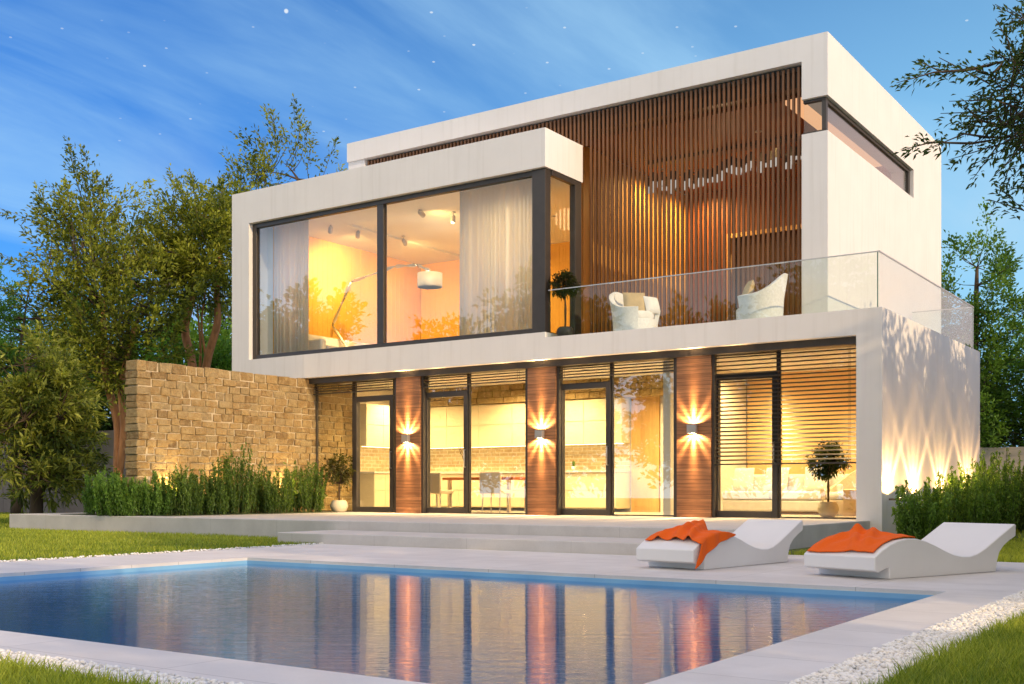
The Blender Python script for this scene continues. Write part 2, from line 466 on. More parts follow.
def tree(name, label, cat, base, trunks, crown, shoots=220, per=60, L=.11, Wd=.032, slen=(.5, 1.1), spread=.11, leaf=None, bk=None,
         limbs=7, seed=1, group=None, upw=.7, outw=.7, thr=-.25, nscale=1.2, shell=.45, extra=None, tonebias=0., minz=None):
    """trunks: list of polylines [(x,y,z,r)...]; crown: list of ellipsoids (x,y,z,rx,ry,rz,weight) all relative to base"""
    rng = np.random.default_rng(seed)
    root = thing(name, label, cat, base, 0, group)
    tb = MB(); bb = MB(); pts = []
    for tr in trunks:
        P = [Vector(q[:3]) for q in tr]; R = [q[3] for q in tr]
        # resample as a smooth line
        sm = []; sr_ = []
        for i in range(len(P) - 1):
            p0, p1, p2, p3 = P[max(i - 1, 0)], P[i], P[i + 1], P[min(i + 2, len(P) - 1)]
            for k in range(5):
                u = k / 5
                sm.append(.5 * ((2 * p1) + (p2 - p0) * u + (2 * p0 - 5 * p1 + 4 * p2 - p3) * u * u + (3 * p1 - p0 - 3 * p2 + p3) * u ** 3)); sr_.append(R[i] * (1 - u) + R[i + 1] * u)
        sm.append(P[-1]); sr_.append(R[-1])
        tb.tube(sm, sr_, 9)
        n = len(sm)
        for i in range(n // 2, n): pts.append((sm[i], sr_[i]))
    start = list(pts)
    wts = np.array([c[6] for c in crown], float); wts /= wts.sum()

    def samp(n, lo=0.):
        ci = rng.choice(len(crown), n, p=wts); cc = np.array([crown[i][:6] for i in ci])
        d_ = nrm(rng.normal(0, 1, (n, 3))); r_ = (lo + (1 - lo) * rng.uniform(0, 1, n) ** shell)[:, None]
        return cc[:, :3] + d_ * r_ * cc[:, 3:6], d_, cc
    tg, _, _ = samp(limbs, .3)
    for q in tg:
        q = Vector(q); a, ra = min(start, key=lambda s_: (s_[0] - q).length + rng.uniform(0, .6))
        mid = a.lerp(q, .5) + Vector((rng.normal(0, .12), rng.normal(0, .12), .25 * (q - a).length * .5))
        ln = []; rr = []
        for k in range(9):
            u = k / 8; ln.append((1 - u) ** 2 * a + 2 * u * (1 - u) * mid + u * u * q); rr.append(max(.008, ra * .65 * (1 - u) + .008 * u))
        bb.tube(ln, rr, 6)
        for p_, r__ in zip(ln[2:], rr[2:]): pts.append((p_, r__))
    allp = np.array([tuple(p_[0]) for p_ in pts])
    C0, d0, cc = samp(shoots * 3, 0.)
    keep = fbm(C0, nscale, seed + 7) > thr
    C0 = C0[keep][:shoots]; d0 = d0[keep][:shoots]
    if minz is not None:
        k = C0[:, 2] > minz; C0 = C0[k]; d0 = d0[k]
    dr = d0 * outw + rng.normal(0, .35, C0.shape); dr[:, 2] += upw; dr = nrm(dr)
    ln = rng.uniform(*slen, len(C0))
    if extra is not None:
        E = np.array(extra, float); C0 = np.vstack([C0, E[:, :3]]); dr = np.vstack([dr, nrm(E[:, 3:6])]); ln = np.concatenate([ln, E[:, 6]])
    for i in range(len(C0)):
        q = C0[i]; j = int(np.argmin(np.linalg.norm(allp - q, axis=1) + .4 * np.maximum(allp[:, 2] - q[2], 0)))
        a = Vector(allp[j]); q = Vector(q); e = q + Vector(dr[i]) * ln[i]
        bb.tube([a, a.lerp(q, .5) + Vector((0, 0, -.05 * (q - a).length)), q, e], [min(pts[j][1] * .6, .02), .012, .008, .003], 4, cap=False)
    n = len(C0); M_ = n * per
    si = np.repeat(np.arange(n), per)
    u = rng.uniform(.02, 1.05, M_)
    off = rng.normal(0, 1, (M_, 3)) * (spread * (1.15 - .7 * u))[:, None]
    cu = np.array([0, 0, -.10])[None, :] * (u ** 2)[:, None] * ln[si][:, None]
    C = C0[si] + dr[si] * (u * ln[si])[:, None] + off + cu
    D = dr[si] * .8 + nrm(off) * .7 + rng.normal(0, .35, (M_, 3))
    Lf = L * rng.uniform(.6, 1.25, M_); Wf = Wd * rng.uniform(.7, 1.3, M_)
    st = rng.uniform(0, 1, n)
    tone = np.clip(.5 * st[si] ** 1.3 + .5 * rng.uniform(0, 1, M_) ** 1.7 + tonebias, 0, 1)
    quad_mesh('crown', leaf_quads(C, D, Lf, Wf, rng), leaf, root, tone)
    tb.build('trunk', bk, root, smooth=True); bb.build('branches', bark, root, smooth=True)
    return root


def light(kind, name, parent, loc, energy, color, size=.1, rot=(0, 0, 0), size_y=None, spot=None, blend=.3):
    l = bpy.data.lights.new(name, kind); l.energy = energy; l.color = color
    if kind == 'AREA':
        l.size = size
        if size_y: l.shape = 'RECTANGLE'; l.size_y = size_y
    else: l.shadow_soft_size = size
    if spot: l.spot_size = spot; l.spot_blend = blend
    o = bpy.data.objects.new(name, l); link(o, parent); o.location = loc; o.rotation_euler = rot
    return o


def gobo(o, peaks, base=.05, power=1.0):
    """ray pattern of a lamp's reflector: brightness by angle in the plane of the wall (local x against -z)"""
    l = o.data; l.use_nodes = True; g = NT(l.node_tree)
    nv = g.n('ShaderNodeSeparateXYZ', i0=g.n('ShaderNodeTexCoord').outputs['Normal'])
    ang = g.m('ARCTAN2', nv.outputs[0], g.m('ABSOLUTE', nv.outputs[2]))
    tot = None
    for (a, w, s_) in peaks:
        e = g.m('DIVIDE', g.m('SUBTRACT', ang, rad(a)), rad(w))
        e = g.m('MULTIPLY', g.m('POWER', 2.71828, g.m('MULTIPLY', g.m('MULTIPLY', e, e), -1.0)), s_)
        tot = e if tot is None else g.m('ADD', tot, e)
    g.n('ShaderNodeOutputLight', Surface=g.n('ShaderNodeEmission', Color=(1, 1, 1), Strength=g.m('MULTIPLY', g.m('ADD', tot, base), power)))


WARM = (1., .70, .34)
# ------------------------------------------------------------------ the ground, pool and terrace
ZD = -.29
tag(bx('lawn_ground', ground_m, None, (-160, -11.35, -60, 13.05, -.9, ZD - .02), (-11.35, -1.62, -60, 3.08, -.9, ZD - .02), (-1.62, 160, -60, 260, -.9, ZD - .02),
       (-160, -21.25, 13.05, 260, -.9, ZD - .02), (-21.25, -1.62, 18.6, 260, -.9, ZD - .02), (-5.4, -1.62, 12.97, 18.6, -.9, ZD - .02)), kind='structure')
PX0, PX1, PY0, PY1 = -9.8, -2.1, 3.53, 8.95
tag(bx('pool_deck', deck_m, None, (-11.35, PX0, 3.08, 13.0, -.6, ZD), (PX1, -1.62, 3.08, 12.97, -.6, ZD), (PX0, PX1, 3.08, PY0, -.6, ZD), (PX0, PX1, PY1, 12.97, -.6, ZD)), kind='structure')
i_ = .003
tag(bx('pool_basin', basin_m, None, (PX0, PX1, PY0, PY1, -1.72, -1.6), (PX0 + i_, PX0 + .02, PY0, PY1, -1.6, -.322), (PX1 - .02, PX1 - i_, PY0, PY1, -1.6, -.322),
       (PX0 + .02, PX1 - .02, PY0 + i_, PY0 + .02, -1.6, -.322), (PX0 + .02, PX1 - .02, PY1 - .02, PY1 - i_, -1.6, -.322)), kind='structure')
wm = MB(); wm.add([(PX0 + .021, PY0 + .021, -.36), (PX1 - .021, PY0 + .021, -.36), (PX1 - .021, PY1 - .021, -.36), (PX0 + .021, PY1 - .021, -.36)], [(0, 1, 2, 3)])
tag(wm.build('pool_water', water_m), kind='structure')
tag(bx('terrace', conc_m, None, (-21.25, -5.4, 13.05, 18.6, -.6, 0), bevel=.012), kind='structure')
tag(bx('steps', conc_m, None, (-12.3, -4.9, 11.82, 13.048, -.6, -.144), bevel=.012), kind='structure')
tag(bx('planting_bed', bed_m, None, (-17.85, -16.88, 13.5, 18.0, -.05, .012), (-19.9, -18.45, 13.3, 14.6, -.05, .012), bevel=.01), kind='structure')

R0 = np.random.default_rng(5)


def grass(name, areas, mat=grass_m):
    Vs = []; Ts = []
    for (x0, x1, y0, y1, dens, h, w) in areas:
        N = int((x1 - x0) * (y1 - y0) * dens)
        P = np.stack([R0.uniform(x0, x1, N), R0.uniform(y0, y1, N), np.full(N, ZD - .02)], 1)
        n = fbm(P, 1.3, 3); n2 = fbm(P, .5, 9)
        hh = h * R0.uniform(.45, 1.25, N) * (1 + .3 * n)
        a = R0.uniform(0, 6.28, N); ln = hh * R0.uniform(.15, .75, N)
        dirv = np.stack([np.cos(a), np.sin(a), np.zeros(N)], 1)
        b = R0.uniform(0, 6.28, N); sv = np.stack([np.cos(b), np.sin(b), np.zeros(N)], 1) * (w * R0.uniform(.7, 1.3, N))[:, None]
        up = np.array([0, 0, 1.])
        m1 = P + up * (hh * .6)[:, None] + dirv * (ln * .35)[:, None]
        tp = P + up * hh[:, None] + dirv * ln[:, None]
        Vs.append(np.stack([P - sv * .5, P + sv * .5, m1 + sv * .4, m1 - sv * .4, tp + sv * .06, tp - sv * .06], 1))
        Ts.append(np.clip(.42 + .34 * n2 + .26 * n + R0.normal(0, .22, N), 0, 1))
    return tag(quad_mesh(name, np.concatenate(Vs), mat, None, np.concatenate(Ts)), kind='stuff')


grass('lawn_grass', [(-1.28, .4, 3.3, 6.5, 9000, .085, .005), (-1.28, .6, 6.5, 10, 5000, .08, .006), (-1.28, 1, 10, 18, 1200, .07, .010),
                     (-6.6, -2.2, 1.9, 2.83, 8000, .075, .0055), (-21, -11.42, 6.0, 13.0, 900, .05, .010), (-36, -21, 9, 21.8, 260, .055, .018),
                     (-4.88, -1.3, 13.0, 18, 1500, .06, .010), (-5.2, -1.3, 18, 36, 120, .07, .02)])


def pebbles(name, areas):
    ico = bmesh.new(); bmesh.ops.create_icosphere(ico, subdivisions=1, radius=1)
    iv = np.array([v_.co[:] for v_ in ico.verts]); ifc = np.array([[v_.index for v_ in f.verts] for f in ico.faces]); ico.free()
    V = []; n = 0
    for (x0, x1, y0, y1, dens, r) in areas:
        N = int((x1 - x0) * (y1 - y0) * dens)
        P = np.stack([R0.uniform(x0, x1, N), R0.uniform(y0, y1, N), ZD - .004 + R0.uniform(-.006, .014, N) * (r / .012)], 1)
        sc = r * R0.uniform(.6, 1.35, (N, 1)) * np.stack([R0.uniform(.8, 1.3, N), R0.uniform(.8, 1.3, N), R0.uniform(.5, .8, N)], 1)
        V.append(P[:, None, :] + iv[None] * sc[:, None, :])
    V = np.concatenate(V); N = len(V)
    F = (np.arange(N)[:, None, None] * len(iv) + ifc[None]).reshape(-1)
    me = bpy.data.meshes.new(name); me.vertices.add(N * len(iv)); me.vertices.foreach_set('co', V.astype(np.float32).reshape(-1))
    nf = N * len(ifc); me.loops.add(nf * 3); me.loops.foreach_set('vertex_index', F.astype(np.int32)); me.polygons.add(nf)
    me.polygons.foreach_set('loop_start', np.arange(nf, dtype=np.int32) * 3)
    me.polygons.foreach_set('use_smooth', np.ones(nf, dtype=bool)); me.materials.append(pebble_m)
    at = me.attributes.new('tone', 'FLOAT', 'FACE'); at.data.foreach_set('value', np.repeat(R0.uniform(0, 1, N), len(ifc)).astype(np.float32))
    me.update(); me.validate()
    return tag(link(bpy.data.objects.new(name, me)), kind='stuff')


pebbles('white_gravel', [(-1.615, -1.29, 3.0, 9.5, 6500, .012), (-6.6, -2.2, 2.84, 3.075, 5500, .012), (-1.615, -1.30, 9.5, 13, 2600, .018), (-11.40, -11.352, 5.5, 11.82, 2600, .014)])

# ------------------------------------------------------------------ the house
YF = 18.02
house = thing('modern_house', 'white cubic two storey house with large lit windows behind the pool', 'house')
bx('ground_frame', plaster, house, (-20.25, -5.21, YF, 25.07, 2.975, 3.39), (-5.62, -5.21, YF, 25.07, -.5, 2.975))
bx('bay_frame', plaster, house, (-20.25, -19.5, 18.60, 24.1, 3.39, 6.65), (-20.25, -19.68, YF, 18.60, 3.39, 6.65), (-20.25, -11.55, YF, 19.42, 6.65, 7.39), (-20.25, -17.92, 19.42, 24.1, 6.65, 7.39), (-19.68, -11.55, YF, 18.5, 3.39, 3.495))
bx('upper_frame', plaster, house, (-17.9, -6.55, 19.4, 27.4, 8.10, 8.53), (-7.02, -6.55, 19.4, 27.4, 3.392, 6.80), (-7.02, -6.55, 19.4, 27.4, 7.42, 8.10), (-7.02, -6.55, 25.0, 27.4, 6.80, 7.42), (-17.9, -17.4, 19.45, 27.4, 7.392, 8.10))
bx('rear_wall', inwall, house, (-20.2, -5.65, 24.3, 24.6, -.3, 2.97), (-20.2, -12.1, 24.2, 24.5, 3.41, 8.09), (-12.1, -7.03, 25.4, 25.6, 3.41, 8.09), (-18.6, -17.95, 18.5, 24.3, -.1, 2.97))
# beam and soffit under the first floor
bx('fascia_beam', dark, house, (-17.9, -5.63, 18.16, 18.52, 2.85, 2.972))
# ground floor rooms
bx('interior_floor', floor_in, house, (-17.9, -5.63, 18.605, 24.3, -.1, .004))
bx('ceiling', ceilpaint, house, (-17.9, -5.63, 18.55, 24.3, 2.93, 2.972), (-19.48, -12.0, 18.35, 24.15, 6.70, 6.76))
bx('added_glow_panel', emit('peach_added_glow', (1, .50, .24), .9), house, (-7.55, -7.03, 19.9, 25.39, 7.60, 7.648)); bx('timber_ceiling', redwood, house, (-11.9, -7.03, 19.9, 25.4, 7.65, 7.72))  # peach panel is an added glow, not a house lamp; warms the strip window
bx('partition_wall', inwall, house, (-17.93, -9.5, 21.85, 21.98, .004, 2.93), (-9.5, -9.35, 18.9, 22.5, .004, 2.93))
bx('orange_wall', amberwall, house, (-9.33, -5.64, 22.5, 22.62, .004, 2.93), (-5.66, -5.625, 18.6, 22.5, .004, 2.93))
bx('wood_panel', tan_panel, house, (-11.72, -11.05, 21.78, 21.848, .004, 2.92))
dr = bx('interior_door', inwall, house, (-11.02, -10.35, 21.80, 21.848, .004, 2.35)); bx('handle', steel, dr, (-10.46, -10.40, 21.77, 21.797, 1.0, 1.03))
# bay room
mm = MB()
x = -19.495
for k in range(64):                                     # ribbed panelling of the bay room
    y = 18.6 + k * .086
    mm.box(-19.497, -19.470 if k % 2 else -19.475, y, y + .086, 3.40, 6.70)
for k in range(86):
    xx = -19.45 + k * .086
    mm.box(xx, xx + .086, 24.035 if k % 2 else 24.04, 24.1, 3.40, 6.70)
mm.build('ribbed_panelling', orangewall, house)
bx('bay_side_wall', orangewall, house, (-12.1, -11.98, 20.3, 24.15, 3.40, 6.72))
bx('bay_floor', floor_in, house, (-19.49, -12.0, 18.5, 24.1, 3.392, 3.42))
# upper room
mm = MB(); ml = MB()
for k in range(52):
    y = 20.0 + k * .1
    ml.box(-11.975, -11.94 if k % 3 else -11.955, y, y + .094, 3.40, 7.65)
for k in range(48):
    xx = -11.9 + k * .1
    if -10.75 < xx < -7.05: continue
    mm.box(xx, xx + .094, 24.98, 25.02, 3.40, 7.65)
mm.box(-10.75, -7.03, 24.98, 25.02, 6.56, 7.65)
mm.build('wood_panelling', redwood, house); ml.build('wood_panelling', glow_toned_wood, house)
bx('doorway_trim', tan_panel, house, (-10.85, -10.75, 24.93, 25.03, 3.40, 6.56), (-10.75, -7.03, 24.93, 24.978, 6.46, 6.56))
bx('dark_niche', darkwood, house, (-10.75, -7.03, 25.25, 25.3, 3.40, 6.56))
bx('upper_floor', darkwood, house, (-11.95, -7.03, 19.7, 25.4, 3.392, 3.42))
bx('slat_soffit', dark, house, (-17.39, -7.03, 19.60, 19.9, 7.72, 8.095), (-17.39, -12.0, 19.9, 20.0, 7.39, 7.72))
mm = MB(); random.seed(3)
k = 0; xx = -17.36
while xx < -7.06:
    z0 = 3.395 if xx > -11.52 else 7.40
    mm.box(xx, xx + .042, 19.51, 19.567, z0, 8.06)
    xx += .0955
mm.build('slat_screen', slat_m, house)
bx('slat_rail', dark, house, (-17.39, -7.03, 19.568, 19.598, 8.0, 8.094), (-11.5, -7.03, 19.568, 19.60, 3.41, 3.46))
bx('terrace_paving', conc_m, house, (-11.5, -7.05, 18.6, 19.45, 3.392, 3.40), (-6.5, -5.3, 18.6, 24.9, 3.392, 3.40))


def window(name, frames, panes, fmat=dark):
    f = bx(name, fmat, house, *frames, bevel=.006)
    for p_ in panes: bx('pane', pane, f, p_)
    return f


# bay window: two big lights, corner post, side light
b0, b1 = 3.50, 6.645
window('bay_window', [(-19.67, -19.55, 18.13, 18.25, b0, b1), (-11.90, -11.60, 18.10, 18.30, b0 - .0, b1), (-15.87, -15.69, 18.13, 18.25, b0 + .1, b1 - .1),
                      (-19.55, -11.90, 18.13, 18.25, b0, b0 + .10), (-19.55, -11.90, 18.13, 18.25, b1 - .10, b1)],
       [(-19.55, -15.87, 18.18, 18.192, b0 + .1, b1 - .1), (-15.69, -11.90, 18.18, 18.192, b0 + .1, b1 - .1)])
window('bay_side_window', [(-11.66, -11.57, 18.305, 19.16, b1 - .10, b1), (-11.66, -11.57, 18.305, 19.16, 3.40, b0 + .02), (-11.70, -11.57, 19.16, 19.40, 3.40, b1)],
       [(-11.625, -11.613, 18.305, 19.16, b0 + .02, b1 - .1)])
# corner strip window of the upper floor
window('strip_window', [(-7.018, -6.60, 19.47, 19.56, 6.803, 6.85), (-7.018, -6.60, 19.47, 19.56, 7.37, 7.417), (-6.68, -6.60, 19.47, 19.56, 6.85, 7.37),
                        (-6.70, -6.62, 19.56, 24.98, 6.803, 6.85), (-6.70, -6.62, 19.56, 24.98, 7.35, 7.417), (-6.70, -6.62, 24.86, 24.98, 6.85, 7.35)],
       [(-7.018, -6.68, 19.51, 19.522, 6.85, 7.37), (-6.665, -6.653, 19.56, 24.86, 6.85, 7.35)])
bx('strip_reveal', plaster, house, (-7.6, -7.03, 24.99, 25.38, 6.6, 7.6))
# ground floor glazing
YG = 18.40
doors = [(-16.74, -15.60), (-14.78, -13.63), (-11.47, -10.31), (-8.25, -7.06)]
pill = [(-15.46, -14.80), (-12.13, -11.48), (-8.94, -8.27)]
for (x0, x1) in doors:
    d_ = bx('glazed_door', dark, house, (x0, x0 + .10, YG - .06, YG + .06, 0.006, 2.5), (x1 - .10, x1, YG - .06, YG + .06, .006, 2.5), (x0 + .10, x1 - .10, YG - .06, YG + .06, .006, .12), (x0 + .10, x1 - .10, YG - .06, YG + .06, 2.40, 2.5), bevel=.006)
    bx('pane', pane, d_, (x0 + .1, x1 - .1, YG - .006, YG + .006, .12, 2.40))
    hb = MB(); hb.tube([(x1 - .05, YG - .06, 1.30), (x1 - .05, YG - .11, 1.30), (x1 - .05, YG - .11, .95), (x1 - .05, YG - .06, .95)], .011, 8); hb.build('handle', steel, d_)
fx = [(-17.89, -16.75), (-13.62, -12.16), (-10.30, -8.96), (-7.05, -5.63)]
for (x0, x1) in fx:
    w_ = bx('fixed_window', dark, house, (x0, x0 + .025, YG - .03, YG + .03, .006, 2.85), (x1 - .045, x1, YG - .03, YG + .03, .006, 2.85), (x0 + .025, x1 - .045, YG - .03, YG + .03, .006, .03))
    bx('pane', pane, w_, (x0 + .025, x1 - .045, YG - .006, YG + .006, .03, 2.85))
for (x0, x1) in doors:
    w_ = bx('transom_window', dark, house, (x0, x0 + .03, YG - .03, YG + .03, 2.503, 2.85), (x1 - .03, x1, YG - .03, YG + .03, 2.503, 2.85), (x0 + .03, x1 - .03, YG - .03, YG + .03, 2.503, 2.52), (x0 + .03, x1 - .03, YG - .03, YG + .03, 2.83, 2.85))
    bx('pane', pane, w_, (x0 + .03, x1 - .03, YG - .006, YG + .006, 2.52, 2.83))
for (x0, x1) in pill:
    p_ = bx('timber_pillar', pillar_m, house, (x0 + .06, x1 + .05, 18.20, 18.333, .001, 2.85)); bx('dark_return', dark, p_, (x1 + .052, x1 + .10, 18.24, 18.333, .001, 2.85)); bx('dark_return', dark, p_, (x0 - .03, x0 + .058, 18.26, 18.333, .001, 2.85)); bx('core', dark, p_, (x0 + .005, x1 - .005, 18.336, 18.56, .001, 2.85))
# balustrade
bl = bx('balustrade', railglass, house, (-11.5, -5.30, 18.06, 18.075, 3.393, 4.275), bevel=0)
bx('glass_panel', railglass, bl, (-5.275, -5.26, 18.08, 24.70, 3.393, 4.275)); bx('glass_panel', railglass, bl, (-6.5, -5.29, 24.70, 24.715, 3.393, 4.275))
bx('handrail', steel, bl, (-11.5, -5.25, 18.055, 18.08, 4.277, 4.295), (-5.28, -5.255, 18.08, 24.72, 4.277, 4.295), (-6.5, -5.28, 24.695, 24.72, 4.277, 4.295))
bx('panel_edge', glassedge, bl, (-5.298, -5.282, 18.058, 18.076, 3.393, 4.275)); bx('panel_edge', glassedge, bl, (-5.288, -5.26, 24.70, 24.716, 3.393, 4.275))

# ------------------------------------------------------------------ stone wall, fences
random.seed(11)
sw = thing('stone_wall', 'golden sandstone block garden wall running from the lawn into the house', 'wall', (-18.07, 13.6, 0))
XW0, XW1, YW0, YW1, ZW = -18.25, -17.9, 13.6, 19.6, 2.955
bx('mortar_core', mortar_m, sw, (XW0 + .03 + 18.07, XW1 - .022 + 18.07, .025, YW1 - 13.6, -.05, ZW - .02))
mm = MB()
z = -.02
row = 0
while z < ZW - .05:
    h = min(random.choice([.128, .14, .15, .165]), ZW - z)
    if ZW - z - h < .07: h = ZW - z
    y = 0.; first = True
    while y < YW1 - YW0 - .02:
        w_ = random.uniform(.18, .38)
        if first: w_ = random.choice([.34, .2]) if row % 2 else random.choice([.22, .3])
        if YW1 - YW0 - y - w_ < .1: w_ = YW1 - YW0 - y
        g_ = .010; ox = random.uniform(-.014, .024)
        jz = random.uniform(-.006, .006)
        xa = 0.0 if first else .10
        y0 = y - (random.uniform(0, .02) if first else -g_); t_ = random.random()
        vs = []
        x0_ = (XW0 + 18.07 + random.uniform(-.01, .01)) if first else XW1 + 18.07 - .10; x1_ = XW1 + 18.07 + ox
        j = lambda a=.007: random.uniform(-a, a)
        zz0, zz1 = z + g_ + jz, z + h - g_ * .3 + jz
        for (X_, Y_, Z_) in [(x0_, y0, zz0), (x1_, y0, zz0), (x1_, y + w_ - g_, zz0), (x0_, y + w_ - g_, zz0), (x0_, y0, zz1), (x1_, y0, zz1), (x1_, y + w_ - g_, zz1), (x0_, y + w_ - g_, zz1)]:
            vs.append((X_ + j(.014), Y_ + j(.013), Z_ + j(.011)))
        mm.add(vs, [(0, 3, 2, 1), (4, 5, 6, 7), (0, 1, 5, 4), (1, 2, 6, 5), (2, 3, 7, 6), (3, 0, 4, 7)], t_)
        y += w_; first = False
    z += h; row += 1
mm.build('stone_blocks', stone_m, sw, bevel=.012, tones=True)

fl = thing('concrete_fence', 'grey concrete panel fence behind the trees left of the stone wall', 'fence', (-30, 22, ZD))
for k in range(10):
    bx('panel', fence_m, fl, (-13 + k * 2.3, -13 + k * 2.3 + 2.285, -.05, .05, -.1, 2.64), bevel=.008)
fr_ = thing('concrete_fence', 'low pale concrete garden wall behind the shrubs at the right', 'fence', (-6, 38, ZD))
for k in range(8):
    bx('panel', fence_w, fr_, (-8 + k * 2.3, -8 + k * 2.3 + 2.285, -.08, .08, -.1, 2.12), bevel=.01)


# ------------------------------------------------------------------ wall lamps and garden spots
def wall_lamp(x, label):
    t = thing('wall_lamp', label, 'wall lamp', (x, 18.197, 1.56), 0, 'up and down lamps on the timber pillars')
    m = MB()
    for (a, b, c_, d_) in ((-.085, .085, -.085, -.077), (-.085, .085, -.008, -.002), (-.085, -.077, -.077, -.008), (.077, .085, -.077, -.008)):
        m.box(a, b, c_ - .02, d_ - .02, -.08, .08)
    m.build('body', spotbody, t, bevel=.003); bx('bracket', dark, t, (-.05, .05, -.02, -.002, -.05, .05))
    bx('bulb', lampglow, t, (-.03, .03, -.09, -.04, .02, .035)); bx('bulb', lampglow, t, (-.03, .03, -.09, -.04, -.035, -.02))
    pk = [(0, 8, 1.5), (-32, 6.5, .55), (32, 6.5, .55), (-56, 7, .34), (56, 7, .34)]
    for sgn, rx in ((1, math.pi), (-1, 0.)):
        l = light('SPOT', 'lamp_light', t, (0, -.055, .05 * sgn), 480, (1, .60, .25), .012, (rx, 0, 0), spot=rad(172), blend=.1)
        gobo(l, pk, .11)
    return t


wall_lamp(-15.08, 'up and down wall lamp on the timber pillar nearest the stone wall')
wall_lamp(-11.75, 'up and down wall lamp on the middle timber pillar')
wall_lamp(-8.55, 'up and down wall lamp on the timber pillar beside the lowered blind')


def garden_spot(x, y, z, rz, e, label, pk, col, group):
    t = thing('garden_spotlight', label, 'spotlight', (x, y, z), rz, group)
    m = MB(); m.lathe([(.05, 0), (.055, .01), (.055, .06), (.04, .065)], 16); m.build('housing', dark, t)
    bx('wall_bracket', dark, t, (-.015, .015, .05, .21, .02, .05))
    m = MB(); m.lathe([(.036, .066), (.036, .069)], 16); m.build('lens', lampglow, t)
    l = light('SPOT', 'lamp_light', t, (0, 0, .09), e, col, .02, (math.pi, 0, 0), spot=rad(165), blend=.2)
    gobo(l, pk, .35); return t


pkw = [(-44, 5, 1.1), (44, 5, 1.1), (0, 14, .30), (-22, 6, .35), (22, 6, .35)]
for i, (y, lb) in enumerate([(18.3, 'garden spotlight nearest the front corner of the right side wall'), (19.85, 'garden spotlight second from the front corner of the right side wall'),
                             (21.7, 'garden spotlight third from the front corner of the right side wall'), (23.9, 'garden spotlight nearest the rear corner of the right side wall')]):
    garden_spot(-4.97, y, .30, math.pi / 2, [240, 200, 180, 260][i], lb, pkw, (1, .57, .22), 'garden spotlights along the right side wall')
pks = [(0, 24, .7), (-20, 7, .25), (20, 7, .25)]
for y, lb in [(14.25, 'garden spotlight below the free end of the stone wall'), (15.55, 'garden spotlight at the middle of the stone wall foot'), (17.3, 'garden spotlight at the stone wall foot nearest the house')]:
    garden_spot(-17.70, y, .26, math.pi / 2, 105, lb, pks, (1, .66, .28), 'garden spotlights along the stone wall')

# ------------------------------------------------------------------ ceiling lights inside
def ceil_light(x, y, z, e, label, col=(1, .68, .29), grp='downlights inside the house'):
    t = thing('downlight', label, 'downlight', (x, y, z), 0, grp)
    m = MB(); m.lathe([(.075, -.012), (.075, -.002), (.05, -.002), (.05, -.012)], 20); m.build('trim', ceramic, t)
    m = MB(); m.lathe([(.045, -.010), (.045, -.004)], 16); m.build('diffuser', ceilglow, t)
    light('SPOT', 'lamp_light', t, (0, 0, -.03), e, col, .04, (0, 0, 0), spot=rad(160), blend=1.)


for x, y, lb in [(-16.9, 20.3, 'kitchen downlight nearest the stone wall'), (-15.6, 19.3, 'kitchen downlight left of the dining table'), (-14.4, 20.6, 'kitchen downlight above the dining table'), (-12.9, 20.6, 'kitchen downlight right of the dining table'), (-11.6, 19.6, 'kitchen downlight behind the middle pillar'), (-10.3, 20.4, 'downlight in front of the white inner door')]:
    ceil_light(x, y, 2.928, 520, lb)
for x, y, lb in [(-8.6, 21.2, 'living room downlight above the left end of the sofa'), (-7.7, 19.8, 'living room downlight behind the glazed door with the lowered blind'), (-6.6, 20.6, 'living room downlight above the potted topiary')]:
    ceil_light(x, y, 2.928, 430, lb, (1, .69, .31))
for x, y, lb in [(-18.2, 22.6, 'bay room downlight at the back left corner'), (-16.0, 22.8, 'bay room downlight at the middle of the back wall'), (-13.6, 21.6, 'bay room downlight at the right'), (-13.0, 19.6, 'added bay room downlight brightening the right curtain'), (-18.7, 19.7, 'added bay room downlight brightening the left curtain')]:  # the last two are added only to brighten the curtains
    ceil_light(x, y, 6.698, 330, lb, (1, .61, .20))
for x, y, lb in [(-11.4, 22.6, 'downlight washing the left wall of the room behind the slats'), (-11.3, 24.4, 'downlight in the far left corner behind the slats'), (-8.8, 23.8, 'downlight at the right of the room behind the slats'), (-8.6, 21.3, 'added downlight warming the corner strip window')]:  # the last one is added to warm the strip window
    ceil_light(x, y, 7.648, 520 if x < -11 else 90, lb, (1, .60, .20))


# ------------------------------------------------------------------ furniture and plants
def sofa(label, loc, rz, w=2.4, cush=3, col=whitefab, d=.95):
    t = thing('sofa', label, 'sofa', loc, rz)
    bx('base', col, t, (-w / 2 + .18, w / 2 - .18, -d / 2, d / 2 - .2, .06, .28), bevel=.03)
    bx('backrest', col, t, (-w / 2 + .005, w / 2 - .005, d / 2 - .198, d / 2, .06, .80), bevel=.05)
    for s_ in (-1, 1):
        bx('arm', col, t, (s_ * (w / 2 - .09) - .09, s_ * (w / 2 - .09) + .09, -d / 2, d / 2 - .2, .06, .60), bevel=.05)
    n = 2; ww = (w - .37) / n
    for k in range(n): bx('seat_cushion', col, t, (-w / 2 + .185 + k * ww, -w / 2 + .18 + (k + 1) * ww, -d / 2 - .01, d / 2 - .2, .285, .46), bevel=.04)
    for s_ in (-1, 1):
        for q in (-1, 1): bx('foot', dark, t, (s_ * (w / 2 - .15) - .03, s_ * (w / 2 - .15) + .03, q * (d / 2 - .1) - .03, q * (d / 2 - .1) + .03, 0, .058))
    return t


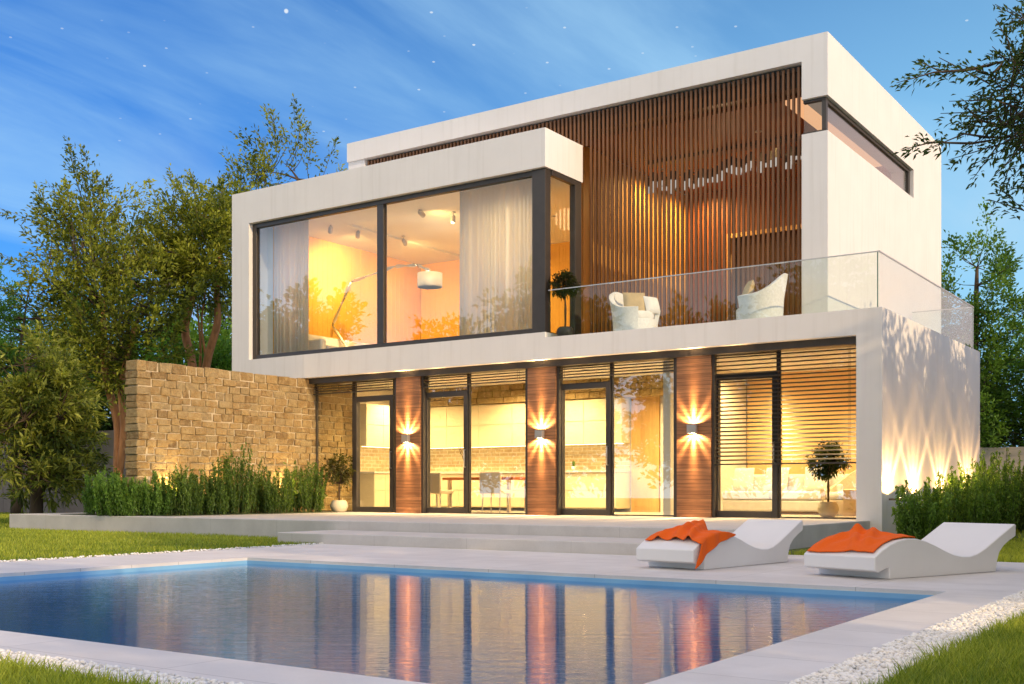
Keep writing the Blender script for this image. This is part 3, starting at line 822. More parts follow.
def cushion(label, loc, rot, s_=.42, mat=whitefab, group=None, grow=.16):
    m = MB(); n = 10; vs = []; fs = []
    for side in (1, -1):
        for i in range(n + 1):
            for j in range(n + 1):
                u, v_ = i / n * 2 - 1, j / n * 2 - 1
                th = (max(0, 1 - u ** 4) * max(0, 1 - v_ ** 4)) ** .55 * grow / 2
                k = 1 - .07 * (abs(u * v_)) ** 0 * (1 - max(abs(u), abs(v_))) * 0
                vs.append((u * s_ / 2 * k, side * th, v_ * s_ / 2 * k))
    for o_ in (0, 1):
        b = o_ * (n + 1) ** 2
        for i in range(n):
            for j in range(n):
                q = (b + i * (n + 1) + j, b + (i + 1) * (n + 1) + j, b + (i + 1) * (n + 1) + j + 1, b + i * (n + 1) + j + 1)
                fs.append(q if o_ == 0 else q[::-1])
    m.add(vs, fs, .5, True); o = m.build('cushion', mat)
    o.location = loc; o.rotation_euler = rot
    return tag(o, label, 'cushion', group)


sofa('white sofa in the living room behind the lowered blind', (-8.35, 21.75, .004), 0, 2.9)
for i, (x, lb) in enumerate([(-9.2, 'white cushion at the left end of the living room sofa'), (-8.45, 'white cushion in the middle of the living room sofa'), (-7.6, 'white cushion at the right end of the living room sofa')]):
    cushion(lb, (x, 21.9, .70), (rad(-14), 0, rad([4, -6, 8][i])), .5, whitefab, 'cushions on the living room sofa')
sofa('white sofa along the left wall of the bay room', (-18.9, 20.6, 3.42), rad(90), 3.0)
sofa('white sofa facing the bay window', (-16.6, 22.8, 3.42), 0, 2.6)


def armchair(name, label, loc, rz, mat, w=1.0, cush=None):
    t = thing(name, label, 'armchair', loc, rz, None)
    m = MB(); n = 30; vs = []; fs = []
    ro, ri = w / 2, w / 2 - .085
    for i in range(n + 1):
        th = rad(-138 + 276 * i / n)                       # 0 = back (+y)
        c_ = max(0., math.cos(th / 1.25)); h = .50 + .40 * c_ ** 2.2
        fl_ = 1 + .10 * (h - .5)
        for (r_, z_, k) in ((ro * .90, .0, 1), (ro * .95, h * .5, 1), (ro * fl_ * 1.06, h - .02, 1), ((ro + ri) / 2 * fl_ * 1.06, h, 1), (ri * fl_ * 1.05, h - .02, 1), (ri * .97, .30, 1)):
            vs.append((math.sin(th) * r_, math.cos(th) * r_ * .98, z_))
    for i in range(n):
        for k in range(5):
            a = i * 6 + k; fs.append((a, a + 6, a + 7, a + 1))
    fs.append(tuple(range(5, -1, -1))); fs.append(tuple(range(n * 6, n * 6 + 6)))
    m.add(vs, fs, .5, True); m.build('shell', mat, t, auto=60)
    m = MB(); m.lathe([(ro * .86, .02), (ro * .89, .26), (ro * .86, .29)], 30); m.build('base', mat, t, auto=50)
    m = MB(); m.lathe([(.05, .30), (ri * .90, .30), (ri * .95, .34), (ri * .95, .40), (ri * .88, .44), (.05, .45)], 30); m.build('seat_cushion', whitefab, t, auto=60)
    return t


armchair('wicker_armchair', 'white wicker armchair on the terrace nearest the bay, its back to the left', (-10.1, 18.92, 3.40), rad(78), wicker, .92)
armchair('wicker_armchair', 'white wicker armchair on the terrace near the white column, its back to the right', (-7.62, 18.92, 3.40), rad(-72), wicker, .92)
cushion('sand coloured cushion in the terrace armchair nearest the bay', (-10.05, 18.8, 4.02), (rad(-20), 0, rad(40)), .42, sandfab)
cushion('white cushion in the terrace armchair nearest the bay', (-9.80, 19.02, 3.98), (rad(-18), 0, rad(70)), .34, whitefab)
cushion('sand coloured cushion in the terrace armchair near the white column', (-7.85, 18.95, 4.02), (rad(-20), 0, rad(-60)), .40, sandfab)
armchair('tub_armchair', 'beige tub armchair behind the potted topiary in the living room', (-6.75, 21.0, .004), rad(-30), beigefab, .9)


def topiary(name, label, loc, pr, ph, th, cr, nl, lf, seed, ll=.05, mat=pot_m, squash=1., sh=.4):
    rng = np.random.default_rng(seed)
    t = thing(name, label, 'potted tree', loc)
    m = MB(); m.lathe([(pr * .55, 0), (pr * .8, ph * .12), (pr, ph * .5), (pr * .88, ph * .85), (pr * .72, ph * .97), (pr * .74, ph), (pr * .66, ph), (pr * .64, ph * .92)], 26); m.build('pot', mat, t)
    m = MB(); m.lathe([(.01, ph * .89), (pr * .63, ph * .89), (pr * .6, ph * .9)], 18); m.build('soil', soil_m, t)
    m = MB()
    zt = th
    m.tube([(0, 0, ph * .8), (.012, .006, (ph + zt) / 2), (-.008, 0, zt)], [.020, .016, .014], 7)
    m.tube([(.004, 0, ph * .8), (-.014, .008, (ph + zt) / 2), (.01, 0, zt)], [.014, .012, .010], 6)
    cz = zt + cr * .62 * squash
    for k in range(26):
        dv = nrm(rng.normal(0, 1, (1, 3)))[0]; dv[2] = abs(dv[2]) * .9 - .25
        m.tube([(0, 0, zt - .04), tuple(np.array([0, 0, zt]) + dv * cr * .4), tuple(np.array([0, 0, cz]) + dv * cr * np.array([.85, .85, .85 * squash]))], [.008, .005, .002], 4, cap=False)
    m.build('trunk', bark, t, smooth=True)
    k = nl // 26; cl = nrm(rng.normal(0, 1, (k, 3))) * (rng.uniform(0, 1, (k, 1)) ** sh) * cr * np.array([1, 1, squash]) + np.array([0, 0, cz])
    C = np.repeat(cl, 26, 0) + rng.normal(0, cr * .13, (k * 26, 3))
    D = nrm(C - np.array([0, 0, cz])) + rng.normal(0, .5, C.shape)
    L_ = ll * rng.uniform(.7, 1.3, len(C))
    quad_mesh('crown', leaf_quads(C, D, L_, L_ * .45, rng), lf, t, np.clip(rng.uniform(0, 1, len(C)) * .8 + np.repeat(rng.uniform(-.1, .3, k), 26), 0, 1))
    return t


topiary('potted_topiary', 'round dark topiary in a cream pot behind the right ground floor pane', (-6.66, 19.75, .004), .19, .27, .80, .33, 3400, lf_top, 4, .06)
topiary('potted_tree', 'small airy tree in a cream pot at the end of the stone wall', (-16.98, 18.15, 0), .20, .26, .66, .38, 1300, lf_pot, 8, .075, sh=.6)
topiary('potted_topiary', 'dark round topiary on the first floor terrace beside the bay', (-11.30, 18.34, 3.40), .17, .20, .85, .27, 2400, lf_top, 14, .05, mat=dark)

# kitchen
kt = thing('fitted_kitchen', 'cream fitted kitchen with lit brick backsplash across the back of the ground floor', 'kitchen', (-15, 21.8, .004))
o = (-15, 21.8, .004)
KL, KR = -17.88 - o[0], -11.78 - o[0]
m = MB()
nx = 9; w_ = (KR - KL - .62) / nx
for k in range(nx):
    a = KL + .62 + k * w_
    m.box(a + .004, a + w_ - .004, -.58, -.56, .10, .47); m.box(a + .004, a + w_ - .004, -.58, -.56, .48, .86)
m.box(KL + .62, KR, -.56, .04, .08, .865)
m.box(KL, KL + .58, -2.15, .04, .08, .865)
for k in range(4): m.box(KL + .58, KL + .60, -2.15 + k * .385 + .004, -2.15 + (k + 1) * .385 - .004, .10, .47); m.box(KL + .58, KL + .60, -2.15 + k * .385 + .004, -2.15 + (k + 1) * .385 - .004, .48, .86)
m.build('base_cabinet', cream, kt)
bx('worktop', ceramic, kt, (KL + .63, KR + .01, -.61, .04, .868, .905), (KL, KL + .628, -2.17, .04, .868, .905))
bx('backsplash', brick_m, kt, (KL + .02, KR, .02, .045, .905, 1.50), (KL - .015, KL + .02, -2.15, .02, .905, 1.50))
m = MB()
for k in range(6):
    ww = (KR - KL - .36) / 6; a = KL + .36 + k * ww
    m.box(a + .006, a + ww - .006, -.36, -.34, 1.51, 2.0); m.box(a + .006, a + ww - .006, -.36, -.34, 2.012, 2.48)
m.box(KL + .34, KR, -.34, .045, 1.502, 2.49); m.box(KL - .01, KL + .34, -2.15, .045, 1.502, 2.49)
for k in range(3):
    m.box(KL + .34, KL + .36, -2.15 + k * .6 + .003, -2.15 + (k + 1) * .6 - .003, 1.51, 2.0); m.box(KL + .34, KL + .36, -2.15 + k * .6 + .003, -2.15 + (k + 1) * .6 - .003, 2.012, 2.48)
m.build('wall_cabinet', cream, kt)
bx('led_strip', ledglow, kt, (KL + .4, KR - .05, -.20, -.17, 1.494, 1.5), (KL + .17, KL + .20, -2.1, -.25, 1.494, 1.5))
m = MB(); random.seed(4)
for a0, a1, fy in ((KL + .0, KR + 1.7, None),):
    for r_ in range(3):
        a = a0
        while a < a1:
            ww = random.uniform(.2, .45); m.box(a + .006, min(a + ww, a1) - .006, -.42 + random.uniform(-.02, .01), .02, 2.50 + r_ * .142, 2.50 + (r_ + 1) * .142 - .01, random.random()); a += ww
m.build('stone_bulkhead', stone_m, kt, bevel=.008, tones=True)
for i, x in enumerate((-13.85, -13.38, -12.98)):
    t = thing('herb_pot', ['small potted herb nearest the pillar in the row on the worktop', 'small potted herb in the middle of the row on the worktop', 'small potted herb at the right of the row on the worktop'][i], 'potted plant', (x, 21.42, .91), 0, 'herb pots on the kitchen worktop')
    m = MB(); m.lathe([(.035, 0), (.05, .10), (.044, .10), (.042, .085)], 16); m.build('pot', ceramic, t)
    rg = np.random.default_rng(i); N = 90; C = np.zeros((N, 3)); C[:, :2] = rg.normal(0, .016, (N, 2)); C[:, 2] = .10 + rg.uniform(.01, .11, N)
    D = rg.normal(0, .35, (N, 3)); D[:, 2] += 1
    quad_mesh('leaves', leaf_quads(C, D, np.full(N, .09), np.full(N, .014), rg), lf_fresh, t, rg.uniform(0, 1, N))

# dining table, chairs, vase
tb = thing('dining_table', 'red wood dining table on white legs inside the middle of the ground floor', 'table', (-14.45, 20.2, .004))
bx('tabletop', tabletop_m, tb, (-.95, .95, -.42, .42, .70, .76), bevel=.008)
for sx_ in (-1, 1):
    for sy_ in (-1, 1): bx('leg', beigefab, tb, (sx_ * .80 - .035, sx_ * .80 + .035, sy_ * .34 - .035, sy_ * .34 + .035, 0, .70), bevel=.004)


def dchair(label, x, y, rz):
    t = thing('dining_chair', label, 'chair', (x, y, .004), rz, 'dining chairs round the table')
    bx('seat', beigefab, t, (-.24, .24, -.24, .20, .40, .48), bevel=.02)
    bx('backrest', beigefab, t, (-.25, .25, .205, .265, .40, .86), bevel=.02)
    for a in (-1, 1):
        for b in (-1, 1):
            m = MB(); m.tube([(a * .20, b * .19, .40), (a * .21, b * .21, 0)], [.014, .011], 8); m.build('leg', steel, t)


dchair('beige dining chair with its back to the window at the left of the table', -15.25, 19.45, math.pi)
dchair('beige dining chair at the left end of the table', -15.85, 20.25, math.pi / 2)
dchair('beige dining chair with its back to the window at the right of the table', -13.75, 19.5, math.pi + .15)
dchair('beige dining chair at the right end of the table', -13.1, 20.2, -math.pi / 2)
vs_ = thing('vase', 'slim cream vase of bare twigs on the dining table', 'vase', (-15.0, 20.1, .764))
m = MB(); m.lathe([(.045, 0), (.06, .08), (.045, .22), (.04, .30), (.036, .30), (.034, .26)], 18); m.build('vase_body', ceramic, vs_)
m = MB(); random.seed(9)
for k in range(9):
    a = random.uniform(0, 6.28); s_ = random.uniform(.05, .22)
    p0 = Vector((0, 0, .25)); p3 = Vector((math.cos(a) * s_, math.sin(a) * s_, random.uniform(.55, .82)))
    m.tube([p0, p0.lerp(p3, .4) + Vector((0, 0, .06)), p0.lerp(p3, .75) + Vector((random.uniform(-.03, .03), 0, 0)), p3], [.008, .007, .005, .003], 5)
    m.tube([p0.lerp(p3, .6), p0.lerp(p3, .8) + Vector((random.uniform(-.08, .08), random.uniform(-.08, .08), .06))], [.005, .002], 4)
m.build('twigs', darkwood, vs_)


# curtains
def curtain(label, x0, x1, y, z0, z1, axis='x', n=None, amp=.045, seed=0, wl=.125):
    rg = random.Random(seed); L_ = abs(x1 - x0); n = int(L_ / .018); vs = []; fs = []
    ph = 0.
    for i in range(n + 1):
        u = i / n; ph += 2 * math.pi * (L_ / n) / wl * (1 + .45 * math.sin(i * .13 + seed))
        a = amp * math.sin(ph) * (1 + .3 * math.sin(i * .31))
        for zz, k in ((z0, 1.15), ((z0 + z1) / 2, 1.), (z1, .75)):
            q = x0 + (x1 - x0) * u
            vs.append((q, y + a * k, zz) if axis == 'x' else (y + a * k, q, zz))
    for i in range(n):
        for k in range(2): b = i * 3 + k; fs.append((b, b + 3, b + 4, b + 1))
    m = MB(); m.add(vs, fs, .5, True); o = m.build('curtain', sheer)
    sl_ = o.modifiers.new('thick', 'SOLIDIFY'); sl_.thickness = .002
    return tag(o, label, 'curtain', 'sheer curtains in the house')


curtain('sheer white curtain at the left end of the bay window', -19.48, -18.35, 18.62, 3.43, 6.69, seed=1)
curtain('sheer white curtain at the right end of the bay window', -14.05, -11.95, 18.62, 3.43, 6.69, seed=2)
curtain('sheer white curtain in the back right corner of the living room', -6.3, -5.75, 22.3, .01, 2.92, seed=3)

# arc floor lamp
al = thing('arc_floor_lamp', 'silver arc floor lamp with white drum shade in the bay window', 'floor lamp', (-18.5, 20.5, 3.42))
m = MB(); m.lathe([(.20, 0), (.20, .03), (.05, .05), (.02, .08)], 24); m.build('base', chrome, al)
bp_ = [Vector(q) - Vector((-18.5, 20.5, 3.42)) for q in [(-18.5, 20.5, 3.48), (-19.40, 20.5, 4.56), (-18.78, 20.5, 5.58), (-17.40, 20.5, 5.80), (-16.70, 20.5, 5.76), (-16.32, 20.5, 5.58)]]
m = MB()
for a, b in zip(bp_[:-1], bp_[1:]):
    m.tube([a, a.lerp(b, .15), a.lerp(b, .5), a.lerp(b, .85), b], [.020, .050, .018, .050, .020], 8)
m.build('arm', chrome, al)
sp = bp_[-1]
m = MB(); m.lathe([(.29, -.32), (.29, 0), (.285, 0), (.285, -.32)], 32, (sp.x, sp.y, sp.z - .06)); m.build('lamp_shade', fabric('drum_fabric', (.88, .85, .80), .0), al)
m = MB(); m.lathe([(.01, -.30), (.275, -.30), (.275, -.295), (.01, -.295)], 32, (sp.x, sp.y, sp.z - .06)); m.build('diffuser', shadeglow, al)
light('POINT', 'lamp_light', al, (sp.x, sp.y, sp.z - .2), 22, (1, .8, .55), .08)

for i, (x, y, lb) in enumerate([(-18.22, 19.2, 'ceiling spot nearest the left curtain'), (-18.05, 19.95, 'ceiling spot second from the left curtain'), (-15.62, 19.25, 'ceiling spot at the front right of the bay ceiling'), (-15.25, 20.0, 'ceiling spot nearest the right curtain'), (-17.7, 21.2, 'ceiling spot farthest from the bay window')]):
    t = thing('ceiling_spot', lb, 'spotlight', (x, y, 6.699), 0, 'adjustable ceiling spots in the bay room')
    m = MB(); m.lathe([(.012, -.10), (.012, -.025), (.05, -.02), (.05, 0)], 14); m.build('mount', spotbody, t)
    m = MB(); c_ = Vector((0, 0, -.10)); dv = (Vector([(-19.46, 20.2, 5.3), (-19.46, 21.2, 5.2), (-15.4, 24.0, 4.6), (-15.0, 19.2, 4.2), (-18.6, 24.0, 4.8)][i]) - Vector((x, y, 6.699))).normalized()
    m.tube([c_ - dv * .02, c_ + dv * .01, c_ + dv * .15, c_ + dv * .16], [.03, .052, .056, .05], 14); m.build('can', spotbody, t)
    m = MB(); m.tube([c_ + dv * .161, c_ + dv * .165], [.04, .04], 14); m.build('lens', ceilglow, t)
    if i != 3:
        aim = Vector([(-19.46, 20.2, 5.3), (-19.46, 21.2, 5.2), (-15.4, 24.0, 4.6), (0, 0, 0), (-18.6, 24.0, 4.8)][i]) - Vector((x, y, 6.699)) - c_
        light('SPOT', 'lamp_light', t, tuple(c_ + aim.normalized() * .19), [130, 420, 190, 0, 190][i], (1, .66, .20), .12, tuple((-aim).to_track_quat('Z', 'Y').to_euler()), spot=rad(125), blend=1.)

# chandelier of small glass prisms
ch = thing('chandelier', 'wide chandelier of small glowing glass prisms behind the wooden slats', 'chandelier', (-9.7, 22.0, 6.95))
bx('ceiling_plate', dark, ch, (-1.7, 1.7, -.12, .12, .62, .698))
random.seed(21)
m3 = MB(); m3.box(-1.78, 1.78, -.01, .01, .30, .32)
for k in range(46):
    x = -1.75 + k * .076 + random.uniform(-.02, .02); y = random.uniform(-.22, .22)
    h = .10 + .05 * math.sin(k * .23 + 1) + .20 * (k / 46) + random.uniform(-.035, .035)
    m3.box(x - .004, x + .004, min(y, 0) - .004, max(y, 0) + .004, .312, .318); m3.box(x - .004, x + .004, y - .004, y + .004, h, .32)
    pr_ = bx('prism', dark, ch, (x - .046, x + .046, y - .046, y + .046, h + .002, h + .19)); bx('glowing_tip', crystal, pr_, (x - .046, x + .046, y - .046, y + .046, h - random.uniform(.05, .15), h))
for x in (-1.3, 0, 1.3): m3.box(x - .006, x + .006, -.006, .006, .30, .63)
m3.build('suspension', dark, ch)
light('POINT', 'lamp_light', ch, (0, 0, -.25), 22, (1, .66, .34), .25)
for x in (-10.6, -10.35):
    pass


# venetian blinds
def blind(label, x0, x1, n, pitch, grp='venetian blinds under the fascia'):
    t = thing('venetian_blind', label, 'blind', ((x0 + x1) / 2, 18.285, 2.84), 0, grp)
    w2 = (x1 - x0) / 2; m = MB()
    for k in range(n):
        z = -.05 - k * pitch
        M = Matrix.Translation((0, 0, z)) @ Matrix.Rotation(rad(24), 4, 'X')
        m.box(-w2, w2, -.032, .032, -.0025, .0025, M=M)
    m.build('slats', dark, t)
    zb = -.05 - n * pitch - .0
    bx('bottom_rail', dark, t, (-w2, w2, -.03, .03, zb - .012, zb + .012))
    m = MB()
    for s_ in (-1, 1):
        m.tube([(s_ * (w2 - .16), -.034, -.01), (s_ * (w2 - .16), -.034, zb)], .003, 5); m.tube([(s_ * (w2 - .16), .034, -.01), (s_ * (w2 - .16), .034, zb)], .003, 5)
    m.build('cords', dark, t)


blind('raised venetian blind beside the stone wall', -17.86, -15.56, 3, .055)
blind('raised venetian blind above the dining table', -14.76, -12.18, 3, .055)
blind('raised venetian blind in front of the kitchen between the middle and right pillars', -11.46, -8.99, 3, .055)
blind('venetian blind lowered over two thirds of the right bay', -8.30, -5.65, 26, .0715)


# ------------------------------------------------------------------ loungers and towels
TOP = [(-.20, .195), (-.10, .252), (.0, .295), (.12, .330), (.25, .346), (.38, .342), (.52, .315), (.66, .272), (.80, .222), (.93, .183), (1.06, .161), (1.18, .157), (1.30, .178), (1.42, .222), (1.55, .283), (1.70, .352), (1.85, .420), (1.915, .448)]


def topz(u):
    xs = [a for a, _ in TOP]; zs = [b for _, b in TOP]
    return float(np.interp(u, xs, zs))


def lounger(label, loc, ang, w=.68):
    t = thing('sun_lounger', label, 'sun lounger', loc, ang, 'white wave loungers by the pool')
    prof = [(-.15, .062), (-.20, .08)] + TOP + [(1.93, .435), (1.925, .33), (1.82, .292), (1.72, .24), (1.65, .18), (1.615, .10), (1.60, .0), (.0, .0), (-.0, .105), (-.04, .095)]
    m = MB(); n = len(prof); vs = [(u, 0, z) for u, z in prof] + [(u, w, z) for u, z in prof]
    fs = [tuple(range(n)), tuple(range(2 * n - 1, n - 1, -1))]
    for i in range(n): j = (i + 1) % n; fs.append((j, i, n + i, n + j))
    m.add(vs, fs, .5, True); o = m.build('shell', lounger_m, t, bevel=.014, auto=35, seg=3)
    o.modifiers['bevel'].angle_limit = rad(35); o.modifiers['bevel'].harden_normals = False
    return t


LG = [((-4.60, 10.045, ZD + .001), rad(81.3)), ((-2.79, 9.88, ZD + .001), rad(69.0))]
lounger('white wave shaped lounger with an orange towel hanging over its side', *LG[0])
lounger('white wave shaped lounger at the right with an orange towel lying flat', *LG[1], w=.78)


def towel(label, loc, ang, fn, nu=80, nv=80):
    vs = []; fs = []
    for i in range(nu + 1):
        for j in range(nv + 1): vs.append(fn(i / nu, j / nv))
    for i in range(nu):
        for j in range(nv): a = i * (nv + 1) + j; fs.append((a, a + nv + 1, a + nv + 2, a + 1))
    m = MB(); m.add(vs, fs, .5, True); o = m.build('towel', towel_m)
    o.location = loc; o.rotation_euler = (0, 0, ang)
    s_ = o.modifiers.new('thick', 'SOLIDIFY'); s_.thickness = .008; s_.offset = 1
    return tag(o, label, 'towel')


def gs(x, s_): return math.exp(-(x / s_) ** 2)


def tw1(a, b):      # a: along the lounger, b: across (0 = near side that hangs, 1 = far side); near side is v=0
    u = -.10 + a * .66 + .10 * (b - .5) + .02 * math.sin(b * 9)
    hg = .20 * max(0., 1 - a) ** .8 + .004; v = -hg + b * (.65 + hg) - .004
    u += .05 * math.sin(v * 7) * (1 - a)
    z = topz(max(u, -.2)) + .012
    f = .085 * gs(v - .36 - .10 * (a - .5), .055) * min(1, 2.2 * (a + .15)) + .055 * gs(v - .25 - .22 * (a - .5), .04) + .045 * gs(v - .47 + .12 * (a - .4), .045)
    f += .008 * math.sin(v * 30 + a * 3) * math.sin(a * 5 + 1) + .006 * math.sin(a * 22 + v * 9)
    f *= min(1, b * 6) * min(1., (1 - b) * 6)
    z += max(f, -.004)
    if v < 0:
        z = topz(max(u, -.2)) + .012 + v * (.95); vv = -.014 - .02 * math.sin(u * 14) ** 2; return (u, vv, max(z, .02))
    return (u, v, z)


def tw2(a, b):
    u = -.155 + a * .56 - .03 * b + .008 * math.sin(b * 6); v = .05 + b * .70 + .015 * math.sin(a * 5) * (1 - b)
    z = topz(max(u, -.2)) + .012
    q = v - .30 - .30 * (a - .5)
    f = .050 * gs(q, .05) * (.35 + a * .8) + .036 * gs(v - .48 - .34 * (a - .6), .045) + .03 * gs(v - .60 + .2 * (a - .5), .05) + .03 * gs(a - .85 + .1 * b, .08)
    f += .007 * math.sin(v * 26 + a * 8) + .006 * math.sin(a * 20 + v * 6)
    f *= min(1, b * 8) * min(1., (1 - b) * 6 + .1) * min(1, .25 + a * 3)
    return (u, v, z + max(f, -.004))


towel('orange towel bunched over the left lounger and hanging down its side', *LG[0], tw1)
towel('orange towel spread over the foot of the right lounger', *LG[1], tw2)


# ------------------------------------------------------------------ shrubs
def shrub(label, loc, h, r, seed, lf, grp, stems=46, lv=70, L=.05, name='upright_shrub', lean=.16):
    rng = np.random.default_rng(seed); t = thing(name, label, 'shrub', loc, 0, grp)
    m = MB(); P = []; D = []; T = []
    for k in range(stems):
        a = rng.uniform(0, 6.28); q = r * math.sqrt(rng.uniform(0, 1)); b = np.array([math.cos(a) * q, math.sin(a) * q, 0])
        hh = h * rng.uniform(.42, 1.0) * (1 - .25 * (q / r) ** 2); ln = np.array([math.cos(a) * (q / r) * lean + rng.normal(0, .05), math.sin(a) * (q / r) * lean + rng.normal(0, .05), 1.]) * hh
        bend = rng.normal(0, .05, 3) * hh; bend[2] = 0
        pts = [b + ln * u + bend * u * u for u in (0, .35, .7, 1)]
        m.tube(pts, [.006, .005, .004, .002], 4, cap=False)
        u = rng.uniform(.08, 1.02, lv) ** .85
        P.append(b + ln * u[:, None] + bend * (u ** 2)[:, None] + rng.normal(0, 1, (lv, 3)) * (.032 * (1.15 - .8 * u))[:, None])
        d_ = rng.normal(0, .6, (lv, 3)); d_[:, 2] += .85; D.append(d_); T.append(np.clip(.35 * rng.uniform() + .5 * rng.uniform(0, 1, lv) + .2 * u, 0, 1))
    P = np.concatenate(P); D = np.concatenate(D); T = np.concatenate(T); LL = L * rng.uniform(.7, 1.5, len(P))
    quad_mesh('foliage', leaf_quads(P, D, LL, LL * .30, rng, 0), lf, t, T); m.build('stems', stem_m, t)
    return t


LS = [(-17.50, 13.72, .84, .26, 'upright shrub just inside the front corner of the stone wall'), (-17.86, 13.28, .80, .27, 'small upright shrub at the front corner of the stone wall'), (-18.95, 13.62, 1.0, .36, 'bushy upright shrub left of the free end of the stone wall'), (-18.25, 13.32, .92, .30, 'upright shrub in front of the free end of the stone wall'),
      (-17.30, 14.15, .98, .36, 'low upright shrub at the foot of the stone wall near its free end'), (-17.30, 15.45, 1.5, .36, 'tallest upright shrub at the middle of the stone wall'),
      (-17.30, 16.45, 1.05, .36, 'upright shrub between the tallest shrub and the house'), (-17.32, 17.45, 1.2, .38, 'dark upright shrub nearest the house and the potted tree'), (-17.28, 14.85, .92, .30, 'smallest upright shrub beside the tallest one')]
for i, (x, y, h, r, lb) in enumerate(LS):
    shrub(lb, (x, y, 0), h, r, 40 + i, lf_shrub if i < 4 else lf_shrubd, 'upright shrubs along the stone wall', stems=85 if i < 2 else 75, lv=80, L=.062)
RS = [(-4.55, 17.75, .95, .30, 'upright shrub nearest the front corner of the right side wall'), (-4.35, 19.0, 1.1, .34, 'upright shrub second along the right side wall'), (-4.35, 20.3, 1.15, .36, 'upright shrub third along the right side wall'),
      (-4.35, 21.6, 1.5, .40, 'tall upright shrub fourth along the right side wall'), (-4.35, 22.9, 1.62, .44, 'tallest upright shrub along the right side wall'), (-4.3, 24.3, 1.35, .46, 'broad upright shrub at the rear corner of the right side wall'),
      (-3.75, 23.2, 1.15, .46, 'upright shrub out on the lawn right of the tallest one'), (-3.2, 22.0, 1.0, .42, 'low upright shrub on the lawn near the right edge'), (-3.5, 24.9, 1.25, .45, 'upright shrub farthest back at the right edge')]
for i, (x, y, h, r, lb) in enumerate(RS):
    shrub(lb, (x, y, ZD), h + .05, r, 60 + i, lf_shrubd if i > 3 else lf_shrub, 'upright shrubs along the right side wall', stems=84, lv=84, L=.068)

# ------------------------------------------------------------------ trees
tree('olive_tree', 'tall airy olive green tree rising behind the free end of the stone wall', 'tree', (-26.4, 19.2, ZD),
     [[(.35, 0, 0, .15), (.30, 0, 1.4, .13), (.15, .1, 2.6, .12), (-.25, 0, 4.0, .10), (-.5, .1, 6.0, .06)], [(.30, 0, .9, .10), (.55, 0, 2.4, .10), (.45, 0, 3.6, .09), (.9, .1, 5.2, .06)]],
     [(-.1, 0, 5.6, 2.2, 2.0, 2.2, 3), (.4, 0, 4.3, 2.1, 1.8, 1.2, 2), (-.9, 0, 7.7, 1.2, 1.2, 1.5, 1.6)], shoots=265, per=66, L=.17, Wd=.06, slen=(.6, 1.5), spread=.15, leaf=lf_olive, bk=bark_red, seed=2, thr=-.1, limbs=9, nscale=.9,
     extra=[(-.9, 0, 8.6, -.35, 0, 1, 1.6), (-1.6, 0, 9.6, -.35, 0, 1, 1.3), (-1.2, .2, 9.4, -.3, 0, 1, 1.2), (-1.5, 0, 9.3, -.3, 0, 1, 1.2), (-1.2, .2, 8.8, -.2, 0, 1, 1.2), (-.4, 0, 8.4, -.2, 0, 1, 1.3), (-.9, 0, 8.3, -.35, 0, 1, 1.8), (-1.9, 0, 7.2, -.8, 0, .8, 1.4), (-2.2, 0, 6.2, -1, 0, .45, 1.3), (.8, 0, 7.6, .3, 0, 1, 1.0), (-1.3, 0, 7.8, -.5, 0, 1, 1.4), (-2.5, .0, 5.4, -1, 0, .25, 1.2), (1.6, 0, 6.4, .6, 0, .8, .9)])
tree('forked_tree', 'tree with forked pale red trunks directly left of the house', 'tree', (-26.2, 22.0, ZD),
     [[(-.1, 0, 0, .16), (0, 0, 2.4, .15), (-.22, 0, 4.4, .13), (-.55, 0, 5.5, .12), (-.38, .1, 6.5, .10), (-.5, .1, 8.2, .05)], [(.05, 0, 0, .15), (.1, 0, 2.8, .14), (.42, 0, 4.5, .12), (.86, 0, 5.6, .11), (.84, 0, 6.6, .08), (1.1, 0, 8.2, .05)], [(.08, 0, 4.0, .05), (.25, -.1, 5.0, .035), (.1, -.1, 6.2, .02)], [(.4, 0, 4.5, .04), (.3, -.1, 5.6, .03), (.5, -.1, 6.6, .02)]],
     [(.3, 0, 7.6, 1.8, 1.7, 1.7, 3), (1.0, 0, 7.0, 1.5, 1.4, 1.0, 1.5), (-.6, .3, 6.9, 1.5, 1.5, 1.0, 1.2)], shoots=235, per=66, L=.17, Wd=.06, slen=(.6, 1.3), spread=.17, leaf=lf_olive, bk=bark_red, seed=12, thr=-.1, limbs=8, nscale=.9, minz=6.2,
     extra=[(.6, 0, 8.4, .1, 0, 1, 1.1), (1.5, 0, 8.2, .3, 0, 1, 1.0), (-.6, 0, 8.0, -.5, 0, 1, 1.0)])
